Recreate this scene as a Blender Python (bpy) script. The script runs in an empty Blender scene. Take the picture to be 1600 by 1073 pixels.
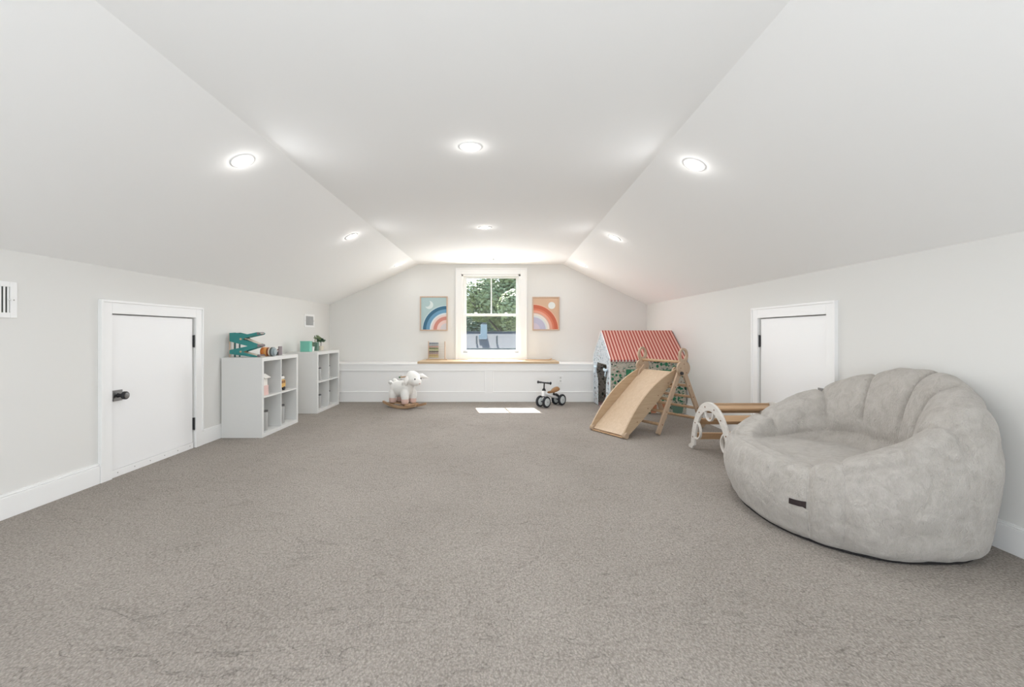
import bpy, bmesh, math, random
import numpy as np
from mathutils import Vector, Matrix, Euler, noise

random.seed(7)
PI = math.pi
S = bpy.context.scene
C = S.collection

# ------------------------------------------------------------------ camera
cam_d = bpy.data.cameras.new('camera')
cam = bpy.data.objects.new('camera', cam_d); C.objects.link(cam)
cam.location = (0, 0, 1.0)
cam.rotation_euler = (PI/2, 0, 0)
cam_d.sensor_width = 36.0
cam_d.lens = 36.0*700/1600
cam_d.shift_x = 0.013125
cam_d.shift_y = -0.0097
cam_d.clip_start = 0.05
cam_d.clip_end = 400
S.camera = cam

# ------------------------------------------------------------------ world, sun, lights, exposure
S.view_settings.view_transform = 'Standard'
S.view_settings.look = 'None'
S.view_settings.gamma = 1.0
S.view_settings.use_curve_mapping = False
S.view_settings.exposure = 0.28
S.cycles.max_bounces = 14
S.cycles.diffuse_bounces = 10
S.cycles.transparent_max_bounces = 12
S.cycles.sample_clamp_indirect = 4.0

SUN_STRENGTH = 25.0
SKY_STRENGTH = 2.2
REAR_FILL_POWER = 8.0
BOUNCE_POWER = 68.0
WINDOW_POWER = 27.0
DOWNLIGHT_POWER = 5.4
HALO_POWER = 0.42

wd = bpy.data.worlds.new('sky'); S.world = wd; wd.use_nodes = True
nt = wd.node_tree; nt.nodes.clear()
wo = nt.nodes.new('ShaderNodeOutputWorld'); bg = nt.nodes.new('ShaderNodeBackground')
tc = nt.nodes.new('ShaderNodeTexCoord'); sep = nt.nodes.new('ShaderNodeSeparateXYZ')
rp = nt.nodes.new('ShaderNodeValToRGB')
rp.color_ramp.elements[0].position = 0.0; rp.color_ramp.elements[0].color = (.80, .88, .95, 1)
rp.color_ramp.elements[1].position = 0.7; rp.color_ramp.elements[1].color = (.30, .50, .85, 1)
nt.links.new(tc.outputs['Generated'], sep.inputs[0]); nt.links.new(sep.outputs['Z'], rp.inputs[0])
nt.links.new(rp.outputs[0], bg.inputs[0]); bg.inputs[1].default_value = SKY_STRENGTH
nt.links.new(bg.outputs[0], wo.inputs[0])

sd = bpy.data.lights.new('sun', 'SUN'); sd.energy = SUN_STRENGTH; sd.angle = math.radians(.5); sd.color = (1, .96, .9)
so = bpy.data.objects.new('sun', sd); C.objects.link(so)
so.rotation_euler = Vector((0.175, -1, -1.21)).to_track_quat('-Z', 'Y').to_euler()
so.location = (-2, 20, 24)

def area(name, loc, direc, sx, sy, power, col=(1, 1, 1), spread=PI):
    d = bpy.data.lights.new(name, 'AREA'); d.shape = 'RECTANGLE'; d.size = sx; d.size_y = sy
    d.energy = power; d.color = col; d.spread = spread
    o = bpy.data.objects.new(name, d); C.objects.link(o); o.location = loc
    o.rotation_euler = Vector(direc).to_track_quat('-Z', 'Y').to_euler()
    return o
# added fill lamp behind the camera, set in the made-up rear opening
area('rear_fill', (-.16, -3.42, 1.0), (0, 1, .25), 3.0, 1.1, REAR_FILL_POWER, (.90, .955, 1))

area('window_daylight', (-.115, 7.045, 1.32), (0, -1, -.12), .80, 1.15, WINDOW_POWER, (.97, .985, 1))
# added fill light behind the camera, aimed up to brighten the ceiling
area('ceiling_bounce_fill', (-.16, -1.0, .35), (0, .8, 1), 3.2, 1.6, BOUNCE_POWER, (.90, .955, 1))

# ------------------------------------------------------------------ materials
def new_mat(name):
    m = bpy.data.materials.new(name); m.use_nodes = True
    n = m.node_tree; b = n.nodes['Principled BSDF']
    return m, n, b
def N(n, t, **kw):
    x = n.nodes.new(t)
    for k, v in kw.items(): setattr(x, k, v)
    return x
def mat(name, col, rough=.6, metal=0, spec=.5, bump=0, bscale=200, var=0, vscale=6, sheen=0, emis=None, stretch=None):
    m, n, b = new_mat(name)
    b.inputs['Base Color'].default_value = (*col, 1)
    b.inputs['Roughness'].default_value = rough
    b.inputs['Metallic'].default_value = metal
    b.inputs['Specular IOR Level'].default_value = spec
    if sheen: b.inputs['Sheen Weight'].default_value = sheen
    tcn = N(n, 'ShaderNodeTexCoord'); mp = N(n, 'ShaderNodeMapping')
    n.links.new(tcn.outputs['Object'], mp.inputs[0])
    if stretch: mp.inputs['Scale'].default_value = stretch
    if var:
        ns = N(n, 'ShaderNodeTexNoise'); ns.inputs['Scale'].default_value = vscale; ns.inputs['Detail'].default_value = 5
        n.links.new(mp.outputs[0], ns.inputs[0])
        mx = N(n, 'ShaderNodeMixRGB'); mx.blend_type = 'MIX'
        mx.inputs[1].default_value = (*[c*(1-var) for c in col], 1)
        mx.inputs[2].default_value = (*[min(1, c*(1+var)) for c in col], 1)
        n.links.new(ns.outputs[0], mx.inputs[0]); n.links.new(mx.outputs[0], b.inputs['Base Color'])
    if bump:
        nb = N(n, 'ShaderNodeTexNoise'); nb.inputs['Scale'].default_value = bscale; nb.inputs['Detail'].default_value = 3
        n.links.new(mp.outputs[0], nb.inputs[0])
        bp = N(n, 'ShaderNodeBump'); bp.inputs['Strength'].default_value = bump; bp.inputs['Distance'].default_value = .004
        n.links.new(nb.outputs[0], bp.inputs['Height']); n.links.new(bp.outputs[0], b.inputs['Normal'])
    if emis:
        b.inputs['Emission Color'].default_value = (*emis[0], 1); b.inputs['Emission Strength'].default_value = emis[1]
    return m
def wood(name, c1, c2, rough=.5, axis=0, scale=9):
    m, n, b = new_mat(name); b.inputs['Roughness'].default_value = rough
    tcn = N(n, 'ShaderNodeTexCoord'); mp = N(n, 'ShaderNodeMapping')
    sc = [scale*3]*3; sc[axis] = scale*.25; mp.inputs['Scale'].default_value = sc
    n.links.new(tcn.outputs['Object'], mp.inputs[0])
    ns = N(n, 'ShaderNodeTexNoise'); ns.inputs['Scale'].default_value = 1.5; ns.inputs['Detail'].default_value = 6; ns.inputs['Distortion'].default_value = 1.2
    n.links.new(mp.outputs[0], ns.inputs[0])
    r = N(n, 'ShaderNodeValToRGB'); r.color_ramp.elements[0].position = .3; r.color_ramp.elements[1].position = .72
    r.color_ramp.elements[0].color = (*c1, 1); r.color_ramp.elements[1].color = (*c2, 1)
    n.links.new(ns.outputs[0], r.inputs[0]); n.links.new(r.outputs[0], b.inputs['Base Color'])
    return m

M = {}
M['wall'] = mat('wall_paint', (.745, .74, .72), .85, bump=.05, bscale=350, spec=.2)
M['ceiling'] = mat('ceiling_paint', (.90, .90, .895), .9, bump=.04, bscale=300, spec=.2)
M['trim'] = mat('trim_paint', (.86, .86, .855), .42, spec=.4)
M['door'] = mat('door_paint', (.86, .86, .86), .4, spec=.4)
M['white'] = mat('white_foil', (.69, .69, .675), .45, spec=.4)
M['black'] = mat('black_metal', (.02, .02, .022), .35, metal=.3)
M['blackm'] = mat('black_plastic', (.018, .018, .02), .55)
M['nickel'] = mat('dark_nickel', (.28, .28, .28), .28, metal=1)
M['screw'] = mat('screw_metal', (.45, .45, .43), .4, metal=.8)
M['vent_dark'] = mat('duct_dark', (.06, .06, .055), .8)
M['lens'] = mat('lamp_lens', (1, 1, 1), .4, emis=((1, .98, .95), 9))
M['plywood'] = wood('birch_plywood', (.54, .40, .275), (.62, .48, .345), .45, 0)
M['plyedge'] = wood('beech_frame', (.42, .30, .205), (.50, .37, .26), .5, 2)
M['rung'] = wood('beech_rung', (.44, .28, .16), (.55, .37, .22), .5, 0)
M['pale_ply'] = wood('glare_pale_ply', (.60, .57, .53), (.70, .67, .63), .5, 1)  # plywood with greyish white glare put into its colour
M['slat'] = wood('warm_slat', (.46, .29, .16), (.56, .37, .22), .5, 0)
M['oak'] = wood('oak_top', (.50, .36, .22), (.62, .47, .31), .45, 0)
M['frame_wood'] = wood('frame_wood', (.50, .36, .27), (.60, .45, .34), .5, 2)
M['walnut'] = wood('rocker_wood', (.33, .20, .11), (.46, .31, .19), .5, 0)
M['wool'] = mat('white_plush', (.86, .85, .82), .95, bump=1.0, bscale=110, sheen=.4, spec=.1)
M['ear'] = mat('ear_felt', (.84, .82, .79), .9, sheen=.3)
M['hoof'] = mat('pink_felt', (.66, .47, .41), .85)
M['eye'] = mat('black_eye', (.01, .01, .01), .15)
M['bow'] = mat('white_ribbon', (.86, .84, .80), .7)
M['leather'] = mat('tan_leather', (.25, .12, .038), .5)
M['bike_white'] = mat('white_enamel', (.82, .82, .82), .3)
M['rubber'] = mat('black_rubber', (.015, .017, .022), .7)
M['hub'] = mat('pale_hub', (.62, .66, .66), .4)
M['teal'] = mat('teal_paint', (.03, .235, .225), .45)
M['teal_dark'] = mat('dark_teal_paint', (.02, .11, .11), .5)
M['mint'] = mat('mint_paint', (.18, .50, .40), .5)
M['orange'] = mat('orange_paint', (.62, .19, .035), .45)
M['amber'] = mat('amber_paint', (.70, .33, .09), .45)
M['rust'] = mat('rust_paint', (.25, .07, .025), .45)
M['greyblue'] = mat('greyblue_paint', (.30, .36, .38), .5)
M['charcoal'] = mat('charcoal_paint', (.07, .085, .085), .5)
M['plum'] = mat('plum_grey_paint', (.20, .16, .17), .5)
M['cream'] = mat('cream_ceramic', (.66, .60, .50), .5)
M['leaf'] = mat('leaf_green', (.055, .13, .06), .5, var=.4, vscale=30)
M['leaf2'] = mat('leaf_grey_green', (.20, .26, .14), .5, var=.4, vscale=30)
M['sage'] = mat('sage_pot', (.12, .21, .16), .6)
M['soil'] = mat('soil', (.05, .035, .025), .9)
M['pink'] = mat('pink_paint', (.72, .50, .46), .5)
M['roofwhite'] = mat('off_white_paint', (.80, .78, .73), .5)
M['yellow'] = mat('yellow_toy', (.68, .40, .10), .4)
M['brown'] = mat('brown_toy', (.18, .065, .02), .4)
M['jar'] = mat('grey_jar', (.42, .42, .41), .4)
M['lid'] = mat('dark_lid', (.10, .10, .10), .4)
M['paleblue'] = mat('pale_blue_cotton', (.58, .70, .78), .8)
M['tentwhite'] = mat('tent_binding', (.78, .82, .84), .8)
M['darkgreen'] = mat('green_print', (.03, .20, .10), .7)
M['terracotta'] = mat('terracotta_print', (.48, .20, .11), .7)
M['tentfloor'] = mat('tent_mat', (.6, .42, .40), .8)
M['greycushion'] = mat('grey_cushion', (.40, .40, .41), .9, bump=.4, bscale=300)
M['seam_cord'] = mat('seam_cord', (.34, .32, .30), .9)
M['ply_rail'] = wood('plywood_rail', (.44, .315, .20), (.52, .385, .255), .45, 0)
M['tag'] = mat('dark_label', (.025, .015, .015), .8)
M['base'] = mat('black_bottom_cloth', (.015, .013, .013), .9)
M['metal_flue'] = mat('pale_flue', (.33, .38, .41), .5)
M['bark'] = mat('bark', (.10, .075, .055), .9, bump=.8, bscale=20)
M['lawn'] = mat('lawn', (.06, .09, .03), .9, var=.3, vscale=2)
M['siding'] = mat('house_siding', (.35, .35, .34), .8)
M['gutter'] = mat('gutter_grey', (.09, .093, .10), .5)

# carpet
m, n, b = new_mat('carpet_loop'); M['carpet'] = m
b.inputs['Roughness'].default_value = .95; b.inputs['Specular IOR Level'].default_value = .1
tcn = N(n, 'ShaderNodeTexCoord')
mp = N(n, 'ShaderNodeMapping'); mp.inputs['Scale'].default_value = (1.0, .75, 1)
n.links.new(tcn.outputs['Object'], mp.inputs[0])
vo = N(n, 'ShaderNodeTexVoronoi'); vo.inputs['Scale'].default_value = 165; n.links.new(mp.outputs[0], vo.inputs[0])
n1 = N(n, 'ShaderNodeTexNoise'); n1.inputs['Scale'].default_value = 105; n1.inputs['Detail'].default_value = 6; n.links.new(mp.outputs[0], n1.inputs[0])
n2 = N(n, 'ShaderNodeTexNoise'); n2.inputs['Scale'].default_value = 1.2; n2.inputs['Detail'].default_value = 3; n.links.new(mp.outputs[0], n2.inputs[0])
mw = N(n, 'ShaderNodeMapping'); mw.inputs['Scale'].default_value = (1.0, 2.2, 1); n.links.new(tcn.outputs['Object'], mw.inputs[0])
n3 = N(n, 'ShaderNodeTexNoise'); n3.inputs['Scale'].default_value = 3.2; n3.inputs['Detail'].default_value = 5; n3.inputs['Distortion'].default_value = 1.5; n.links.new(mw.outputs[0], n3.inputs[0])
# fine creases: narrow band of the stretched noise
cr = N(n, 'ShaderNodeValToRGB'); e = cr.color_ramp.elements
e[0].position = .495; e[0].color = (1, 1, 1, 1); e[1].position = .505; e[1].color = (1, 1, 1, 1)
e2 = cr.color_ramp.elements.new(.50); e2.color = (0, 0, 0, 1)
n.links.new(n3.outputs[0], cr.inputs[0])
r1 = N(n, 'ShaderNodeValToRGB'); r1.color_ramp.elements[0].position = .0; r1.color_ramp.elements[1].position = .75
r1.color_ramp.elements[0].color = (.43, .392, .355, 1); r1.color_ramp.elements[1].color = (.28, .252, .226, 1)
n.links.new(vo.outputs['Distance'], r1.inputs[0])
mx = N(n, 'ShaderNodeMixRGB'); mx.blend_type = 'OVERLAY'; mx.inputs[0].default_value = .45
n.links.new(r1.outputs[0], mx.inputs[1]); n.links.new(n1.outputs[0], mx.inputs[2])
mx2 = N(n, 'ShaderNodeMixRGB'); mx2.blend_type = 'SOFT_LIGHT'; mx2.inputs[0].default_value = .3
n.links.new(mx.outputs[0], mx2.inputs[1]); n.links.new(n2.outputs[0], mx2.inputs[2])
mx3 = N(n, 'ShaderNodeMixRGB'); mx3.blend_type = 'MULTIPLY'; mx3.inputs[0].default_value = .30
n.links.new(mx2.outputs[0], mx3.inputs[1]); n.links.new(cr.outputs[0], mx3.inputs[2])
n.links.new(mx3.outputs[0], b.inputs['Base Color'])
ad = N(n, 'ShaderNodeMath', operation='MULTIPLY_ADD'); ad.inputs[1].default_value = -1.0
n.links.new(vo.outputs['Distance'], ad.inputs[0]); n.links.new(n1.outputs[0], ad.inputs[2])
ad2 = N(n, 'ShaderNodeMath', operation='MULTIPLY_ADD'); ad2.inputs[1].default_value = .8
n.links.new(cr.outputs[0], ad2.inputs[0]); n.links.new(ad.outputs[0], ad2.inputs[2])
bp = N(n, 'ShaderNodeBump'); bp.inputs['Strength'].default_value = .7; bp.inputs['Distance'].default_value = .006
n.links.new(ad2.outputs[0], bp.inputs['Height']); n.links.new(bp.outputs[0], b.inputs['Normal'])

# faux fur of the bean bag sofa
m, n, b = new_mat('faux_fur'); M['fur'] = m
b.inputs['Roughness'].default_value = .95; b.inputs['Specular IOR Level'].default_value = .1; b.inputs['Sheen Weight'].default_value = .25
tcn = N(n, 'ShaderNodeTexCoord'); mp = N(n, 'ShaderNodeMapping'); mp.inputs['Scale'].default_value = (1, 1, .45)
n.links.new(tcn.outputs['Object'], mp.inputs[0])
n1 = N(n, 'ShaderNodeTexNoise'); n1.inputs['Scale'].default_value = 95; n1.inputs['Detail'].default_value = 6; n1.inputs['Distortion'].default_value = 1.6; n.links.new(mp.outputs[0], n1.inputs[0])
n2 = N(n, 'ShaderNodeTexNoise'); n2.inputs['Scale'].default_value = 16; n2.inputs['Detail'].default_value = 4; n2.inputs['Distortion'].default_value = 1.0; n.links.new(tcn.outputs['Object'], n2.inputs[0])
r1 = N(n, 'ShaderNodeValToRGB'); r1.color_ramp.elements[0].position = .3; r1.color_ramp.elements[1].position = .65
r1.color_ramp.elements[0].color = (.40, .37, .335, 1); r1.color_ramp.elements[1].color = (.485, .455, .42, 1)
n.links.new(n2.outputs[0], r1.inputs[0])
mx = N(n, 'ShaderNodeMixRGB'); mx.blend_type = 'SOFT_LIGHT'; mx.inputs[0].default_value = .25
n.links.new(r1.outputs[0], mx.inputs[1]); n.links.new(n1.outputs[0], mx.inputs[2]); n.links.new(mx.outputs[0], b.inputs['Base Color'])
ad = N(n, 'ShaderNodeMath', operation='MULTIPLY_ADD'); ad.inputs[1].default_value = 1.6
n.links.new(n2.outputs[0], ad.inputs[0]); n.links.new(n1.outputs[0], ad.inputs[2])
bp = N(n, 'ShaderNodeBump'); bp.inputs['Strength'].default_value = .85; bp.inputs['Distance'].default_value = .008
n.links.new(ad.outputs[0], bp.inputs['Height']); n.links.new(bp.outputs[0], b.inputs['Normal'])

# glass
m = bpy.data.materials.new('window_glass'); m.use_nodes = True; n = m.node_tree; n.nodes.clear(); M['glass'] = m
o_ = N(n, 'ShaderNodeOutputMaterial'); tr = N(n, 'ShaderNodeBsdfTransparent'); gl = N(n, 'ShaderNodeBsdfGlossy'); ms = N(n, 'ShaderNodeMixShader')
gl.inputs['Roughness'].default_value = .02; tr.inputs[0].default_value = (.95, .97, .97, 1); ms.inputs[0].default_value = .004
n.links.new(tr.outputs[0], ms.inputs[1]); n.links.new(gl.outputs[0], ms.inputs[2]); n.links.new(ms.outputs[0], o_.inputs[0])

def sheer(m, colour, f=.5):
    # thin cotton lets part of the light through
    n = m.node_tree; b = n.nodes['Principled BSDF']; o_ = n.nodes['Material Output']
    t = N(n, 'ShaderNodeBsdfTranslucent'); x = N(n, 'ShaderNodeMixShader'); x.inputs[0].default_value = f
    n.links.new(colour, t.inputs[0]); n.links.new(b.outputs[0], x.inputs[1]); n.links.new(t.outputs[0], x.inputs[2]); n.links.new(x.outputs[0], o_.inputs[0])
    return m
def stripes(name, ca, cb, per, axis='X', duty=.5):
    m, n, b = new_mat(name); b.inputs['Roughness'].default_value = .85
    t = N(n, 'ShaderNodeTexCoord'); s = N(n, 'ShaderNodeSeparateXYZ'); n.links.new(t.outputs['Object'], s.inputs[0])
    a = N(n, 'ShaderNodeMath', operation='DIVIDE'); a.inputs[1].default_value = per; n.links.new(s.outputs[axis], a.inputs[0])
    f = N(n, 'ShaderNodeMath', operation='FRACT'); n.links.new(a.outputs[0], f.inputs[0])
    g = N(n, 'ShaderNodeMath', operation='LESS_THAN'); g.inputs[1].default_value = duty; n.links.new(f.outputs[0], g.inputs[0])
    x = N(n, 'ShaderNodeMixRGB'); x.inputs[1].default_value = (*cb, 1); x.inputs[2].default_value = (*ca, 1)
    n.links.new(g.outputs[0], x.inputs[0]); n.links.new(x.outputs[0], b.inputs['Base Color'])
    return sheer(m, x.outputs[0], .25)
M['roofstripe'] = stripes('red_pink_stripe', (.50, .10, .075), (.88, .56, .48), .0405)
M['valance'] = stripes('valance_dots', (.36, .07, .07), (.80, .72, .68), .0405)

def floral(name, base, cols, scale=16, thr=.30, stem=(.10, .2, .13), squash=(1, 1, 1)):
    m, n, b = new_mat(name); b.inputs['Roughness'].default_value = .85
    t = N(n, 'ShaderNodeTexCoord'); mp = N(n, 'ShaderNodeMapping'); mp.inputs['Rotation'].default_value = (.5, .5, .4); mp.inputs['Scale'].default_value = squash
    n.links.new(t.outputs['Object'], mp.inputs[0])
    ns = N(n, 'ShaderNodeTexNoise'); ns.inputs['Scale'].default_value = 9; n.links.new(mp.outputs[0], ns.inputs[0])
    mv = N(n, 'ShaderNodeMixRGB'); mv.inputs[0].default_value = .06; n.links.new(mp.outputs[0], mv.inputs[1]); n.links.new(ns.outputs['Color'], mv.inputs[2])
    last = None
    rgb = N(n, 'ShaderNodeRGB'); rgb.outputs[0].default_value = (*base, 1); last = rgb.outputs[0]
    # thin stems
    w = N(n, 'ShaderNodeTexNoise'); w.inputs['Scale'].default_value = scale*.55; w.inputs['Detail'].default_value = 1; w.inputs['Distortion'].default_value = 1.8; n.links.new(mp.outputs[0], w.inputs[0])
    ab = N(n, 'ShaderNodeMath', operation='SUBTRACT'); ab.inputs[1].default_value = .5; n.links.new(w.outputs[0], ab.inputs[0])
    ab2 = N(n, 'ShaderNodeMath', operation='ABSOLUTE'); n.links.new(ab.outputs[0], ab2.inputs[0])
    lt = N(n, 'ShaderNodeMath', operation='LESS_THAN'); lt.inputs[1].default_value = .012; n.links.new(ab2.outputs[0], lt.inputs[0])
    x = N(n, 'ShaderNodeMixRGB'); n.links.new(lt.outputs[0], x.inputs[0]); n.links.new(last, x.inputs[1]); x.inputs[2].default_value = (*stem, 1); last = x.outputs[0]
    for k, (sc, th) in enumerate(((scale, thr), (scale*1.9, thr*.9))):
        v = N(n, 'ShaderNodeTexVoronoi'); v.inputs['Scale'].default_value = sc; n.links.new(mv.outputs[0], v.inputs[0])
        sp = N(n, 'ShaderNodeSeparateColor'); n.links.new(v.outputs['Color'], sp.inputs[0])
        cr = N(n, 'ShaderNodeValToRGB'); cr.color_ramp.interpolation = 'CONSTANT'
        for i, c in enumerate(cols):
            el = cr.color_ramp.elements[i] if i < 2 else cr.color_ramp.elements.new(i/len(cols))
            el.position = i/len(cols); el.color = (*c, 1)
        n.links.new(sp.outputs[0], cr.inputs[0])
        # size varies with cell
        th_ = N(n, 'ShaderNodeMath', operation='MULTIPLY'); th_.inputs[1].default_value = th*1.5; n.links.new(sp.outputs[1], th_.inputs[0])
        l = N(n, 'ShaderNodeMath', operation='LESS_THAN'); n.links.new(v.outputs['Distance'], l.inputs[0]); n.links.new(th_.outputs[0], l.inputs[1])
        x = N(n, 'ShaderNodeMixRGB'); n.links.new(l.outputs[0], x.inputs[0]); n.links.new(last, x.inputs[1]); n.links.new(cr.outputs[0], x.inputs[2]); last = x.outputs[0]
    n.links.new(last, b.inputs['Base Color'])
    return sheer(m, last)
M['floral_side'] = floral('cream_floral_print', (.74, .70, .62), [(.03, .14, .08), (.05, .25, .16), (.02, .05, .06), (.45, .28, .22), (.16, .30, .24), (.08, .18, .10)], 15, .29, squash=(1, 1, 1.5))
M['floral_gable'] = floral('blue_white_floral_print', (.86, .90, .93), [(.35, .48, .56), (.12, .2, .24), (.4, .3, .3), (.3, .45, .42), (.5, .6, .66)], 26, .27, (.35, .45, .5))
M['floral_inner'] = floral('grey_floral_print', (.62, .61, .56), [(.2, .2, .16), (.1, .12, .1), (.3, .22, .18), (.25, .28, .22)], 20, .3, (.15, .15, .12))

def shingles():
    m, n, b = new_mat('roof_shingles'); b.inputs['Roughness'].default_value = .9
    t = N(n, 'ShaderNodeTexCoord'); br = N(n, 'ShaderNodeTexBrick'); br.inputs['Scale'].default_value = 4
    br.inputs['Color1'].default_value = (.064, .064, .072, 1); br.inputs['Color2'].default_value = (.072, .072, .08, 1); br.inputs['Mortar'].default_value = (.05, .05, .055, 1)
    n.links.new(t.outputs['Object'], br.inputs[0]); n.links.new(br.outputs[0], b.inputs['Base Color'])
    return m
M['shingle'] = shingles()
def leafmat(name, c1, c2):
    m, n, b = new_mat(name); b.inputs['Roughness'].default_value = .6
    t = N(n, 'ShaderNodeTexCoord'); ns = N(n, 'ShaderNodeTexNoise'); ns.inputs['Scale'].default_value = 1.4; ns.inputs['Detail'].default_value = 6
    n.links.new(t.outputs['Object'], ns.inputs[0]); r = N(n, 'ShaderNodeValToRGB'); r.color_ramp.elements[0].position = .35; r.color_ramp.elements[1].position = .65
    r.color_ramp.elements[0].color = (*c1, 1); r.color_ramp.elements[1].color = (*c2, 1)
    n.links.new(ns.outputs[0], r.inputs[0]); n.links.new(r.outputs[0], b.inputs['Base Color'])
    return m
M['foliage'] = leafmat('tree_leaves_light', (.20, .24, .10), (.32, .36, .16))
M['foliage_dark'] = leafmat('tree_leaves_dark', (.085, .12, .07), (.15, .19, .11))

# ------------------------------------------------------------------ mesh helpers
def add_box(bm, x0, x1, y0, y1, z0, z1, mtx=None):
    v = [bm.verts.new(p) for p in ((x0,y0,z0),(x1,y0,z0),(x1,y1,z0),(x0,y1,z0),(x0,y0,z1),(x1,y0,z1),(x1,y1,z1),(x0,y1,z1))]
    for f in ((0,3,2,1),(4,5,6,7),(0,1,5,4),(1,2,6,5),(2,3,7,6),(3,0,4,7)): bm.faces.new([v[i] for i in f])
    if mtx is not None: bmesh.ops.transform(bm, matrix=mtx, verts=v)
    return v
def frame_of(d, up=Vector((0, 0, 1))):
    d = d.normalized()
    if abs(d.dot(up)) > .98: up = Vector((1, 0, 0))
    a = d.cross(up).normalized(); return a, a.cross(d).normalized()
def add_tube(bm, pts, r, seg=12, cap=True, rs=None):
    pts = [Vector(p) for p in pts]; rings = []
    for i, p in enumerate(pts):
        d = (pts[min(i+1, len(pts)-1)] - pts[max(i-1, 0)])
        if i == 0: a, b_ = frame_of(d)
        else:
            dn = d.normalized(); a = (a - dn*a.dot(dn)).normalized(); b_ = a.cross(dn).normalized()
        rr = rs[i] if rs else r
        rings.append([bm.verts.new(p + (a*math.cos(t) + b_*math.sin(t))*rr) for t in [2*PI*k/seg for k in range(seg)]])
    for i in range(len(rings)-1):
        for k in range(seg):
            bm.faces.new((rings[i][k], rings[i][(k+1) % seg], rings[i+1][(k+1) % seg], rings[i+1][k]))
    if cap: bm.faces.new(rings[0][::-1]); bm.faces.new(rings[-1])
def add_bar(bm, p, q, w, t, up=Vector((0, 0, 1))):
    """rectangular bar from p to q: w across (p-q x up), t along up-ish"""
    p, q = Vector(p), Vector(q); d = (q-p); a, b_ = frame_of(d, Vector(up))
    v = []
    for o in (p, q):
        for s, u in ((-1,-1),(1,-1),(1,1),(-1,1)): v.append(bm.verts.new(o + a*(s*w/2) + b_*(u*t/2)))
    for f in ((0,1,2,3),(7,6,5,4),(0,4,5,1),(1,5,6,2),(2,6,7,3),(3,7,4,0)): bm.faces.new([v[i] for i in f])
def add_lathe(bm, prof, seg=24, mtx=None):
    rings = []; allv = []
    for r, z in prof:
        ring = [bm.verts.new((r*math.cos(2*PI*k/seg), r*math.sin(2*PI*k/seg), z)) for k in range(seg)] if r > 1e-5 else [bm.verts.new((0, 0, z))]
        rings.append(ring); allv += ring
    for a, b_ in zip(rings, rings[1:]):
        for k in range(seg):
            k2 = (k+1) % seg
            if len(a) == 1 and len(b_) == 1: continue
            if len(a) == 1: bm.faces.new((a[0], b_[k2], b_[k]))
            elif len(b_) == 1: bm.faces.new((a[k], a[k2], b_[0]))
            else: bm.faces.new((a[k], a[k2], b_[k2], b_[k]))
    if len(rings[0]) > 1: bm.faces.new(rings[0][::-1])
    if len(rings[-1]) > 1: bm.faces.new(rings[-1])
    if mtx is not None: bmesh.ops.transform(bm, matrix=mtx, verts=allv)
def add_prism(bm, outline, t, mtx=None, holes=None):
    """outline in XZ plane (x,z), thickness t centred on Y; optional one hole with the same vertex count"""
    vs = []
    f = [bm.verts.new((x, -t/2, z)) for x, z in outline]; k = [bm.verts.new((x, t/2, z)) for x, z in outline]; vs += f+k
    nn = len(outline)
    for i in range(nn): bm.faces.new((f[i], k[i], k[(i+1) % nn], f[(i+1) % nn]))
    if holes is None:
        bm.faces.new(f); bm.faces.new(k[::-1])
    else:
        hf = [bm.verts.new((x, -t/2, z)) for x, z in holes]; hk = [bm.verts.new((x, t/2, z)) for x, z in holes]; vs += hf+hk
        for i in range(nn):
            j = (i+1) % nn
            bm.faces.new((hf[i], hf[j], hk[j], hk[i])); bm.faces.new((f[i], f[j], hf[j], hf[i])); bm.faces.new((k[j], k[i], hk[i], hk[j]))
    if mtx is not None: bmesh.ops.transform(bm, matrix=mtx, verts=vs)
def add_ell(bm, c, r, rot=None, sub=3):
    g = bmesh.ops.create_icosphere(bm, subdivisions=sub, radius=1)
    mm = Matrix.Translation(Vector(c)) @ (rot.to_matrix().to_4x4() if rot else Matrix()) @ Matrix.Diagonal((*r, 1))
    bmesh.ops.transform(bm, matrix=mm, verts=g['verts'])

def obj(name, bm, m, parent=None, smooth=False, bevel=0, seg=2, auto=False):
    me = bpy.data.meshes.new(name)
    bmesh.ops.recalc_face_normals(bm, faces=bm.faces)
    bm.to_mesh(me); bm.free()
    if m: me.materials.append(M[m] if isinstance(m, str) else m)
    if smooth or auto:
        me.polygons.foreach_set('use_smooth', [True]*len(me.polygons))
        if auto: me.set_sharp_from_angle(angle=math.radians(38))
    o = bpy.data.objects.new(name, me); C.objects.link(o)
    if parent is not None: o.parent = parent
    if bevel:
        bv = o.modifiers.new('bevel', 'BEVEL'); bv.width = bevel; bv.segments = seg; bv.limit_method = 'ANGLE'; bv.angle_limit = math.radians(40)
    return o
def box(name, x0, x1, y0, y1, z0, z1, m, parent=None, bevel=0):
    bm = bmesh.new(); add_box(bm, x0, x1, y0, y1, z0, z1); return obj(name, bm, m, parent, bevel=bevel)
def thing(name, label, cat, loc=(0, 0, 0), rotz=0, group=None):
    o = bpy.data.objects.new(name, None); C.objects.link(o); o.empty_display_size = .1
    o.location = loc; o.rotation_euler = (0, 0, rotz); o['label'] = label; o['category'] = cat
    if group: o['group'] = group
    return o
def tag(o, label, cat, group=None):
    o['label'] = label; o['category'] = cat
    if group: o['group'] = group
    return o
def struct(o, label=None):
    o['kind'] = 'structure'
    if label: o['label'] = label
    return o
def structE(name, loc=(0, 0, 0), label=None):
    o = bpy.data.objects.new(name, None); C.objects.link(o); o.location = loc; o['kind'] = 'structure'
    if label: o['label'] = label
    return o

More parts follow.
